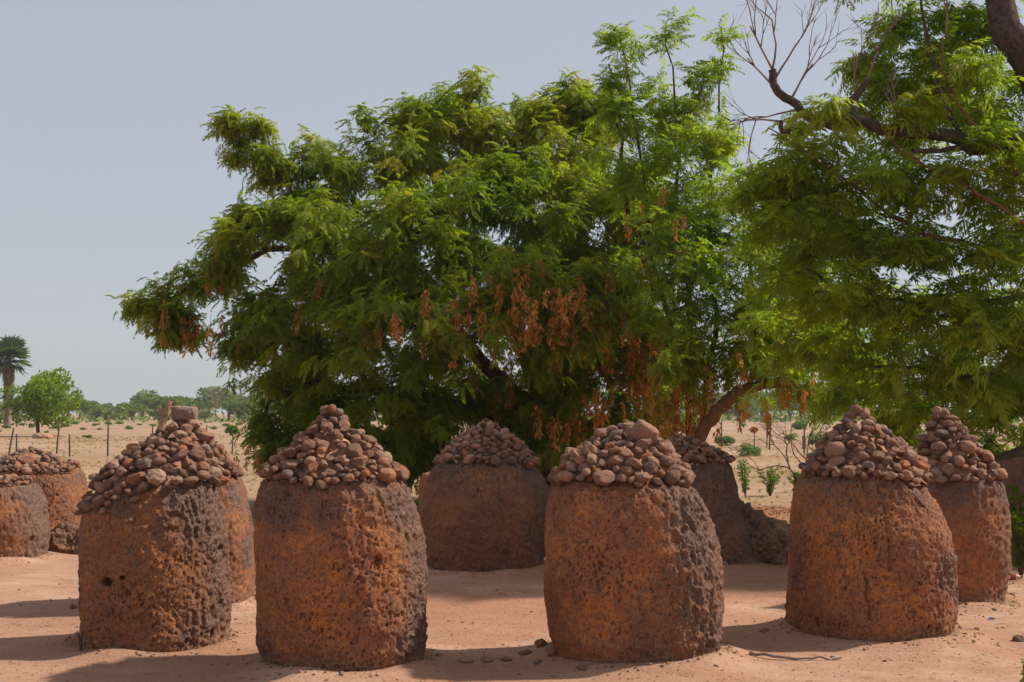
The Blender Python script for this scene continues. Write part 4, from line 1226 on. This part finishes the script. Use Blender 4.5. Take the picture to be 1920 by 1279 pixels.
# ------------------------------------------------------------------ fence
def fence(posts, label):
    ps = []
    x0 = G(posts[0][0], posts[0][1])
    base = np.array((x0[0], x0[1], gz1(x0[0], x0[1])))
    root = empty('wire_fence', base, label, 'fence')
    for (px, py, tx, ty) in posts:
        b = G(px, py); b[2] = gz1(b[0], b[1])
        t = P(tx, ty, b[1])
        V, f = tubes([(smooth_path([b - np.array((0, 0, .2)), .5 * (b + t), t], 5), np.array((.035, .035, .033, .03, .026)))], 6)
        link('post', mesh_np('post', V - base, f, POSTM, None, True), root)
        ps.append((b, t))
    for (b0, t0), (b1, t1) in zip(ps[:-1], ps[1:]):
        for fr in (.3, .62, .93):
            a, c = b0 + (t0 - b0) * fr, b1 + (t1 - b1) * fr
            V, f = tubes([(smooth_path([a, .5 * (a + c) - np.array((0, 0, .03)), c], 6), np.full(6, .004))], 4)
            link('wire', mesh_np('wire', V - base, f, WIREM), root)
fence([(-40, 857, -38, 805), (15, 857, 26, 802), (31, 853, 31, 814), (105, 857, 111, 800), (131, 859, 130, 814), (202, 857, 203, 792), (286, 846, 286, 798), (387, 842, 388, 797), (470, 847, 470, 798), (560, 846, 561, 797)], 'sagging wire fence on thin dark posts by the fan palm side of the field')
fence([(1353, 838, 1353, 790), (1442, 843, 1446, 783), (1508, 852, 1508, 795), (1580, 850, 1580, 796), (1660, 850, 1661, 797)], 'wire fence on thin posts by the short stump and dead orange sapling')
def sapling(px, py, top, w, label, mat, tint, seed):
    rng = np.random.default_rng(seed)
    g = G(px, py); base = np.array((g[0], g[1], gz1(g[0], g[1])))
    h = M(py - top, g[1])
    root = empty('sapling', base, label, 'sapling', 'saplings on the field')
    V, f = tubes([(smooth_path([(0, 0, -.05), (.02, 0, h * .5), (0, 0, h * .85)], 6), np.linspace(.03, .018, 6))], 5)
    link('stem', mesh_np('stem', V, f, BARK), root)
    R = M(w / 2, g[1])
    n = 260
    d = rng.normal(size=(n, 3)); d /= np.linalg.norm(d, axis=1)[:, None]
    p = np.array((0, 0, h * .8)) + d * R * rng.uniform(.3, 1, n)[:, None] * np.array((1, 1, .7))
    u = d + rng.normal(0, .6, (n, 3)); u[:, 2] -= .4; u /= np.linalg.norm(u, axis=1)[:, None]
    v = np.cross(u, rng.normal(size=(n, 3))); v /= np.linalg.norm(v, axis=1)[:, None]
    l = .09
    V = np.stack((p - u * l, p + v * l * .45, p + u * l, p - v * l * .45), 1).reshape(-1, 3)
    tag(link('foliage', mesh_np('foliage', V, np.arange(4 * n).reshape(-1, 4), mat, {'tint': np.repeat(np.clip(rng.normal(tint, .15, n), 0, 1), 4)}), root), kind='stuff')
sapling(435, 853, 795, 26, 'slim green sapling on a thin stem left of the huge tree', LEAF_BUSH, .55, 901)
sapling(1414, 838, 798, 15, 'dead orange sapling by the rounded bright green bush', POD, .5, 902)
sapling(1438, 838, 735, 40, 'leafy green sapling tied to a stake on the field', LEAF_NEEM, .6, 903)
# short stump, bare brown shrub
g = G(1508, 842)
V, f = tubes([(np.array([(0, 0, -.1), (0.01, 0, .25), (0, 0.01, .5), (.02, 0, .56), (.02, 0, .57)]), np.array((.11, .095, .09, .085, .02)))], 9)
tag(link('stump', mesh_np('stump', V, f, TWIG_GREY, None, True), None, (g[0], g[1], gz1(g[0], g[1]))), 'short grey stump on the field by the wire fence', 'stump')
def bare_shrub():
    rng = np.random.default_rng(911)
    Y = 21.0
    b = P(1505, 930, Y); base = np.array((b[0], Y, gz1(b[0], Y)))
    polys = []
    def grow(p, d, l, r, k):
        q = p + d * l
        polys.append((smooth_path([p, .5 * (p + q) + rng.normal(0, l * .1, 3), q], 5), np.linspace(r, r * .6, 5)))
        if k == 0: return
        for _ in range(rng.integers(2, 4)):
            e = d + rng.normal(0, .6, 3); e[2] += .1; e /= np.linalg.norm(e)
            grow(q, e, l * rng.uniform(.55, .75), r * .6, k - 1)
    for a in (-.5, .1, .6):
        grow(np.array((0, 0, -.05)), np.array((a * .6, 0, 1.0)) / math.hypot(a * .6, 1), .75, .02, 4)
    root = empty('bare_shrub', base, 'bare brown branching shrub left of the steep rubble heap', 'shrub')
    V, f = tubes(polys[:3], 6); link('stems', mesh_np('stems', V, f, BARK), root)
    V, f = tubes(polys[3:], 4); tag(link('twigs', mesh_np('twigs', V, f, BARK), root), kind='stuff')
bare_shrub()

# ------------------------------------------------------------------ boulders, ruined bank, loose stones
def boulder(name, loc, size, seed, label, cat='boulder', sub=6, mat=LAT, group=None, rot=0.0, crust=(.45, .5)):
    rng = np.random.default_rng(seed)
    bm = bmesh.new(); bmesh.ops.create_icosphere(bm, subdivisions=sub, radius=1.0)
    V = np.array([v.co[:] for v in bm.verts]); f = np.array([[v.index for v in t.verts] for t in bm.faces]); bm.free()
    N = V.copy()
    for _ in range(8):
        n = rng.normal(size=3); n /= np.linalg.norm(n); d = V @ n - rng.uniform(.6, .9)
        V = V - n[None] * (np.where(d > 0, d, 0) * .9)[:, None]
    V = V * (1 + .28 * fbm(N * 1.3 + seed, seed, 3))[:, None] * np.array(size)
    q = V + seed
    f1, idd = worley(q / .06, seed)
    dsp = -.03 * (1 - sstep(.15 * idd + .08, .4, f1)) + .09 * fbm(q * 5, seed + 4, 4) + .03 * (1 - np.abs(fbm(q * 11, seed + 5, 4)) * 2)
    V = V + N * dsp[:, None]
    c, s = math.cos(rot), math.sin(rot)
    V[:, :2] = V[:, :2] @ np.array(((c, s), (-s, c)))
    cr = np.clip(crust[0] + crust[1] * fbm(q * 2, seed + 6, 3), 0, 1)
    o = link(name, mesh_np(name, V, f, mat, {'crust': cr, 'dust': .5 * (1 - sstep(-.3, .1, V[:, 2] / size[2]))}, True), None, loc)
    tag(o, label, cat, group)
    return o
g = G(122, 1042); boulder('boulder', (g[0], g[1] + .3, .08), (.30, .3, .24), 941, 'low grey boulder between the two worn megaliths by the sand', crust=(.7, .4))
g = G(1437, 1058); boulder('boulder', (g[0] - .08, g[1] + .28, .2), (.27, .28, .33), 942, 'dark jagged boulder against the slanting dark megalith', crust=(.85, .3))
boulder('boulder', (g[0] + .12, g[1] + .4, .17), (.22, .26, .25), 943, 'smaller dark boulder beside two rounded stones', crust=(.85, .3))
g = G(1400, 1052); boulder('boulder', (g[0], g[1] + .5, .2), (.22, .22, .42), 944, 'upright dark slab of rock leaning on the slanting megalith', crust=(.85, .3))
for i, (px, py, dy, s, lab) in enumerate([(1472, 1008, .5, (.085, .07, .06), 'rounded stone lying on top of another beside the dark boulders'), (1470, 1030, .5, (.1, .08, .065), 'rounded stone lying under another beside the dark boulders')]):
    g = G(1474, 1056)
    o = link('loose_stone', ROCKS[i * 4], None, (g[0] + .02 - .02 * i, g[1] + .35, .27 - .13 * i)); o.scale = s; tag(o, lab, 'stone')
o = boulder('boulder', (G(1474, 1056)[0] + .02, G(1474, 1056)[1] + .38, .02), (.16, .16, .12), 945, 'small dark rock carrying two rounded stones', crust=(.9, .2))
rr_ = np.random.default_rng(948)
for i in range(14):
    g = G(1425 + rr_.uniform(-22, 55), 1056)
    s_ = rr_.uniform(.035, .1)
    o = link('loose_stone', ROCKS[(i * 7 + 1) % len(ROCKS)], None, (g[0], g[1] + rr_.uniform(.0, .22), s_ * .35)); o.scale = (s_, s_ * .85, s_ * .75); o.rotation_euler = (rr_.normal(0, .3), rr_.normal(0, .3), rr_.uniform(0, 6))
    tag(o, 'dark broken rubble stone lying about the jagged boulders', 'stone', 'rubble about the jagged boulders')
# the dark bank at the right
def bank():
    Yb = 13.2
    seed = 951
    n1, n2 = 190, 120
    t = np.linspace(0, 1, n1); h = np.linspace(0, 1, n2)
    x0, x1 = P(1838, 900, Yb)[0], P(2300, 900, Yb)[0]
    top = P(1900, 835, Yb)[2]
    # a wall of earth and laterite: front face, top, back face
    prof_y = np.concatenate((np.linspace(-.42, -.3, n2 // 2), np.linspace(-.3, .3, n2 // 4), np.linspace(.3, .42, n2 - n2 // 2 - n2 // 4)))
    prof_z = np.concatenate((np.linspace(-.1, 1, n2 // 2), np.full(n2 // 4, 1.0), np.linspace(1, -.1, n2 - n2 // 2 - n2 // 4)))
    ends = np.sin(np.pi * np.clip(t, 0.0, 1)) ** .18
    V = np.zeros((n1, n2, 3))
    V[..., 0] = x0 + (x1 - x0) * t[:, None]
    V[..., 1] = Yb + .3 + prof_y[None] * ends[:, None]
    V[..., 2] = np.where(prof_z[None] > 0, prof_z[None] * top * (.25 + .75 * ends[:, None]), prof_z[None])
    V = V.reshape(-1, 3)
    q = V + 9
    N = np.stack((V[:, 0] * 0, np.sign(V[:, 1] - Yb - .3) * (np.abs(V[:, 1] - Yb - .3) > .28), 0 * V[:, 0]), 1); N[:, 2] = .6
    V = V + N * (.13 * fbm(q * 2.2, seed, 4) + .09 * fbm(q * 8, seed + 3, 4))[:, None]
    base = np.array(((x0 + x1) / 2, Yb + .3, 0))
    i = np.arange(n1 - 1)[:, None] * n2; j = np.arange(n2 - 1)[None]
    f = np.stack((i + j, i + n2 + j, i + n2 + j + 1, i + j + 1), 2).reshape(-1, 4)
    cr = np.clip(.95 + .4 * fbm(q * 2, seed + 6, 3), 0, 1)
    o = link('ruined_bank', mesh_np('ruined_bank', V - base, f, LAT, {'crust': cr, 'dust': .4 * (1 - sstep(0, .2, V[:, 2]))}, True), None, base)
    tag(o, 'dark crumbling laterite bank behind the slim megalith under the old neem', 'bank')
bank()
# loose stones on the ground: column, row, width
loose = [(135, 1142, 17, .8, 'lone rounded stone on the sand beside the megalith with the round hole'), (1015, 1222, 32, .75, 'dark domed stone sunk at the foot of the leaning orange megalith'), (985, 1230, 30, .5, 'flat stone next to the dark domed one at the orange megalith'),
         (1037, 1242, 28, .8, 'dusty round stone in front of the dark domed one'), (1010, 1247, 24, .5, 'grey flat stone set in the shaded line of stones'), (872, 1244, 34, .45, 'flat pale stone in the shaded line between two megaliths'), (912, 1241, 34, .45, 'long flat stone in the shaded line between two megaliths'),
         (948, 1239, 28, .4, 'half buried flat stone in the shaded line between two megaliths'), (1092, 1264, 28, .5, 'pale stone in the shade before the leaning orange megalith'), (985, 1216, 10, .6, None), (822, 1240, 10, .7, 'reddish pebble at the foot of the barrel shaped megalith'),
         (1434, 1192, 22, .6, 'dark stone in the shade of the broken shouldered megalith'), (1357, 1066, 18, .5, 'small flat stone before the slanting dark megalith'), (1792, 1170, 16, .7, 'dark pebble at the foot of the broken shouldered megalith'), (1832, 1182, 13, .6, 'pebble on the sunlit ground before the slim megalith'),
         (1913, 1202, 26, .7, 'reddish stone on sunlit ground in front of the ruined bank'), (1866, 1149, 12, .5, 'flat dark pebble before the slim megalith'), (1890, 1122, 22, .5, 'broken stone at the foot of the slim megalith, toward the bank'), (1845, 1128, 18, .7, 'knobbly stone against the foot of the slim megalith'),
         (1862, 1126, 14, .6, 'grey stone between the knobbly and broken ones by the slim megalith'), (1660, 1244, 10, .6, 'dark pebble lying alone on the sunlit foreground'), (1455, 1238, 14, .5, 'pebble beside the thin dry stick'), (1900, 1127, 12, .6, 'small stone past the broken one by the slim megalith')]
for i, (px, py, w, fl, lab) in enumerate(loose):
    if lab is None: continue
    g = G(px, py)
    s = M(w / 2, g[1])
    o = link('loose_stone', ROCKS[(i * 5 + 2) % len(ROCKS)], None, (g[0], g[1] + s * .6, gz1(g[0], g[1]) + s * fl * .25))
    o.scale = (s, s * .8, s * fl); o.rotation_euler = (0, 0, random.Random(i).uniform(0, 6))
    tag(o, lab, 'stone')
# special stones of the heaps
extra_stone('B', 347, 776, 0, (.105, .085, .068), (0.05, 0.06, .12), 1, 'square orange tan block on the tip of the heap').data = BLOCK
extra_stone('B', 341, 794, 0, (.085, .08, .06), (0, 0, .7), 3)
extra_stone('B', 362, 796, 0, (.09, .08, .075), (0, 0, 1.7), 8)
extra_stone('C', 609, 770, 0, (.034, .034, .04), (0, 0, .2), 0)
extra_stone('C', 622, 767, -.02, (.032, .032, .034), (0, 0, 1.2), 5)
extra_stone('C', 635, 774, 0, (.034, .032, .03), (0, 0, 2.2), 9)
extra_stone('H', 1606, 769, 0, (.06, .05, .045), (0, .5, .4), 1)
extra_stone('I', 1758, 770, 0, (.05, .045, .055), (0, -.5, .4), 6)
extra_stone('I', 1770, 774, 0, (.055, .05, .045), (0, .7, .4), 11)
extra_stone('K', 52, 861, -.28, (.15, .1, .09), (.2, .1, .2), 3, 'big reddish block on the heap')
extra_stone('E', 1208, 814, -.15, (.085, .07, .075), (.4, .5, .3), 1, 'big orange block near the top of the heap').data = BLOCK
# wooden stub set in the heap behind
hb = HEAP['B'][2]
pa, pb, pc_ = P(304, 800, hb[1] - .1), P(311, 778, hb[1] - .1), P(316, 756, hb[1] - .1)
polys = [(smooth_path([pa - np.array((0.02, 0, .12)), pa, pb, pc_], 9), np.array((.036, .036, .034, .032, .03, .027, .024, .026, .014))), (smooth_path([pb, pb + np.array((-.03, 0, .02)), pb + np.array((-.055, 0, .06))], 4), np.array((.03, .025, .02, .01))),
         (smooth_path([pc_ - np.array((0, 0, .03)), pc_ + np.array((.03, 0, .02))], 3), np.array((.026, .02, .01)))]
V, f = tubes(polys, 8)
V = V + .006 * rng.normal(size=V.shape)
tag(link('wooden_stub', mesh_np('wooden_stub', V - pa, f, WOOD, None, True), None, pa), 'pale broken wooden stub stuck in the dark heap beside the square block', 'wood')
# thin stick, litter
a, b, c = G(1405, 1238), G(1500, 1243), G(1578, 1239)
pts = smooth_path([a + np.array((0, 0, gz1(*a[:2]) + .012)), b + np.array((0, 0, gz1(*b[:2]) + .016)), c + np.array((0, 0, gz1(*c[:2]) + .014))], 12, .006, rng)
V, f = tubes([(pts, np.linspace(.012, .006, 12))], 6)
tag(link('stick', mesh_np('stick', V - pts[0], f, TWIG_GREY, None, True), None, pts[0]), 'thin dry stick on the ground before the broken shouldered megalith', 'stick')
m_w = mat_plain('litter_white', (.62, .55, .5), .5, .15, 60)
m_r = mat_plain('litter_red', (.45, .08, .05), .5, .2, 60)
g = G(1888, 1083); Y = g[1]
root = empty('crushed_bottle', (g[0], Y, gz1(g[0], Y)), 'crushed white plastic bottle with red print beside the slim megalith', 'litter')
prof = np.array([(0, .012), (.01, .03), (.05, .032), (.08, .024), (.11, .031), (.14, .03), (.165, .014), (.19, .012)])
ax = np.array([(x - .06, .004 * math.sin(x * 60), .028) for x, _ in prof])
V, f = tubes([(ax, prof[:, 1])], 10); V[:, 2] = np.where(V[:, 2] > .045, .045 + (V[:, 2] - .045) * .4, V[:, 2])
bt_ = link('body', mesh_np('body', V, f, m_w, None, True), root)
V, f = tubes([(ax[3:6] * np.array((1, 1, 1.02)), prof[3:6, 1] + .002)], 10); link('printed_band', mesh_np('printed_band', V, f, m_r, None, True), bt_)
V, f = tubes([(np.array([(.128, 0, .028), (.14, 0, .028), (.15, 0, .028)]), np.array((.014, .014, .013)))], 8); link('cap', mesh_np('cap', V, f, m_r, None, True), bt_)
m_b = mat_plain('scrap_blue', (.07, .10, .32), .5, .2, 80)
g = G(1858, 1161)
V = np.array([(-.03, -.01, 0.004), (.0, .012, .018), (.032, .0, .006), (.004, -.014, .003), (-.01, .02, .008), (.03, -.018, .012)])
tag(link('plastic_scrap', mesh_np('plastic_scrap', V, [np.array([[0, 1, 4], [1, 2, 5], [0, 3, 1], [3, 5, 1], [3, 2, 5]])], m_b), None, (g[0], g[1], gz1(g[0], g[1]) + .004)), 'tiny blue plastic scrap on the sunlit ground', 'litter')

# ------------------------------------------------------------------ uncountable ground cover
def scatter_rocks(n, xr, yr, smin, smax, seed, near=None):
    rng = np.random.default_rng(seed)
    bm = bmesh.new(); bmesh.ops.create_icosphere(bm, subdivisions=1, radius=1.0)
    T = np.array([v.co[:] for v in bm.verts])[:12] if False else np.array([v.co[:] for v in bm.verts]); f = np.array([[v.index for v in t.verts] for t in bm.faces]); bm.free()
    x, y = rng.uniform(*xr, n), yr[0] + (yr[1] - yr[0]) * rng.random(n) ** 1.4
    if near is not None:
        k = n // 2
        for i in range(k):
            m = MEGA[rng.integers(len(MEGA))]
            a = rng.uniform(0, 6.28); q = m['r'] * (1.02 + abs(rng.normal(0, .16)))
            x[i], y[i] = m['X'] + q * math.cos(a), m['Y'] + q * math.sin(a)
    s = smin + (smax - smin) * rng.random(n) ** 4
    V = T[None] * s[:, None, None] * rng.uniform(.6, 1.2, (n, 1, 3)) * np.array((1, 1, .65)) * (1 + rng.normal(0, .12, (n, len(T), 1)))
    V += np.stack((x, y, gz(x, y) + s * .15), 1)[:, None, :]
    F_ = (f[None] + (np.arange(n) * len(T))[:, None, None]).reshape(-1, 3)
    return mesh_np('gravel', V.reshape(-1, 3), F_, mat_plain('gravel', (.28, .165, .12), .9, .45, 9), None, True)
gv = link('gravel', scatter_rocks(5200, (-4.5, 5.5), (6.6, 15.5), .003, .017, 66, True))
tag(gv, 'loose reddish grit and pebbles scattered on the bare earth', 'gravel', kind='stuff')
def grass(n, xr, yr, h, seed, tint, mask=None, blades=9):
    rng = np.random.default_rng(seed)
    x, y = rng.uniform(-1, 1, n), yr[0] + (yr[1] - yr[0]) * rng.random(n) ** 1.5
    x = x * (y * .46 + 1.5)
    if mask is not None:
        k = mask(x, y, rng); x, y = x[k], y[k]
    n = len(x)
    hh = h * rng.uniform(.5, 1.3, n) * (1 + .4 * vnoise(np.stack((x * .5, y * .5, x * 0), 1), seed))
    idx = np.repeat(np.arange(n), blades)
    k = len(idx)
    a = rng.uniform(0, 6.28, k)
    bp = np.stack((x[idx], y[idx], gz(x, y)[idx] - .01), 1) + np.stack((np.cos(a), np.sin(a), 0 * a), 1) * (rng.random(k) * .07)[:, None]
    lean = np.stack((np.cos(a), np.sin(a), 0 * a), 1) * rng.uniform(.2, 1.0, k)[:, None]
    tip = bp + (lean + np.array((0, 0, 1.0))) * (hh[idx] * rng.uniform(.5, 1, k))[:, None]
    w = np.stack((-np.sin(a), np.cos(a), 0 * a), 1) * (.0035 + .0002 * bp[:, 1])[:, None]
    V = np.stack((bp - w, bp + w, tip), 1).reshape(-1, 3)
    return mesh_np('dry_grass', V, np.arange(3 * k).reshape(-1, 3), STRAW, {'tint': np.repeat(np.clip(rng.normal(tint, .18, k), 0, 1), 3)})
msk = lambda x, y, r: vnoise(np.stack((x * .25, y * .18, x * 0), 1), 71) + r.normal(0, .4, len(x)) > .05
gr = link('dry_grass', grass(17000, None, (16.5, 85), .11, 72, .5, msk)); tag(gr, 'short dry straw coloured grass on the field behind the circle', 'grass', kind='stuff')
def foot_grass(n, seed, blades=8):
    rng = np.random.default_rng(seed)
    Q, T = [], []
    for i in range(n):
        m = MEGA[rng.integers(len(MEGA))]
        a = rng.uniform(math.pi, 2 * math.pi) if rng.random() < .75 else rng.uniform(0, 6.28)
        q = m['r'] * (1.0 + abs(rng.normal(0, .05)))
        x, y = m['X'] + q * math.cos(a), m['Y'] + q * m['dep'] * math.sin(a)
        z = gz1(x, y)
        for k in range(blades):
            b = rng.uniform(0, 6.28)
            p = np.array((x + rng.normal(0, .015), y + rng.normal(0, .015), z - .005))
            t = p + np.array((math.cos(b) * .7, math.sin(b) * .7, rng.uniform(.2, .9))) * rng.uniform(.02, .05)
            w = np.array((-math.sin(b), math.cos(b), 0)) * .0022
            Q += [p - w, p + w, t]; T += [float(np.clip(rng.normal(.45, .2), 0, .8))] * 3
    return mesh_np('foot_grass', np.array(Q), np.arange(len(Q)).reshape(-1, 3), STRAW, {'tint': T})
fg = link('dry_grass', foot_grass(420, 84)); tag(fg, 'dry grass wisps at the feet of the megaliths', 'grass', kind='stuff')
def leaves_on_ground(n, cx, cy, sx, sy, seed, size=.035):
    rng = np.random.default_rng(seed)
    x, y = rng.normal(cx, sx, n), rng.normal(cy, sy, n)
    p = np.stack((x, y, gz(x, y) + .006 + .02 * rng.random(n)), 1)
    a = rng.uniform(0, 6.28, n)
    u = np.stack((np.cos(a), np.sin(a), rng.normal(0, .25, n)), 1); v = np.stack((-np.sin(a), np.cos(a), rng.normal(0, .25, n)), 1)
    l = size * rng.uniform(.5, 1.3, n)[:, None]
    V = np.stack((p - u * l, p + v * l * .45, p + u * l, p - v * l * .45), 1).reshape(-1, 3)
    return mesh_np('leaf_litter', V, np.arange(4 * n).reshape(-1, 4), LITTER, {'tint': np.repeat(np.clip(rng.normal(.5, .25, n), 0, 1), 4)})
ll = link('leaf_litter', leaves_on_ground(2600, rc[0], rc[1], 1.5, 1.0, 81)); tag(ll, 'fallen red brown leaves behind the dark boulders', 'leaves', kind='stuff')
l2 = link('leaf_litter', leaves_on_ground(2200, 0, 19.5, 5, 2.5, 82, .03)); tag(l2, 'brown leaf litter under the huge feathery tree', 'leaves', kind='stuff')
def crumbs(n, seed):
    rng = np.random.default_rng(seed)
    x, y = rng.uniform(-4, 5, n), rng.uniform(6.7, 14, n)
    p = np.stack((x, y, gz(x, y) + .004), 1)
    a = rng.normal(.2, .9, n)
    u = np.stack((np.cos(a), np.sin(a), rng.normal(0, .1, n)), 1); v = np.stack((-np.sin(a), np.cos(a), 0 * a + .3), 1)
    l = .016 * rng.uniform(.4, 2.0, n)[:, None]
    V = np.stack((p - u * l, p + v * .003, p + u * l, p - v * .003), 1).reshape(-1, 3)
    return mesh_np('twig_crumbs', V, np.arange(4 * n).reshape(-1, 4), LITTER, {'tint': np.repeat(np.clip(rng.normal(.2, .25, n), 0, 1), 4)})
l4 = link('leaf_litter', leaves_on_ground(2600, .5, 9.5, 3.2, 2.0, 85, .011)); tag(l4, 'small dry leaves strewn among the megaliths', 'leaves', kind='stuff')
l3 = link('twig_crumbs', crumbs(4200, 83)); tag(l3, 'tiny twig bits and leaf crumbs strewn on the bare earth', 'litter', kind='stuff')
bpy.context.view_layer.update()

# ------------------------------------------------------------------ haze: dusty air over the plain
bm = bmesh.new()
bmesh.ops.create_cube(bm, size=1.0)
hz_me = bpy.data.meshes.new('haze'); bm.to_mesh(hz_me); bm.free()
haze = link('haze', hz_me, None, (0, 1720, 8.0)); haze.scale = (5300, 3700, 22.0)
tag(haze, kind='stuff')
hm, hnt, hout = new_mat('haze')
pv = nd(hnt, 'ShaderNodeVolumePrincipled')
pv.inputs['Color'].default_value = (0.88, 0.93, 1.0, 1)
pv.inputs['Density'].default_value = 0.0003
pv.inputs['Anisotropy'].default_value = 0.2
hnt.links.new(pv.outputs[0], hout.inputs['Volume'])
hz_me.materials.append(hm)
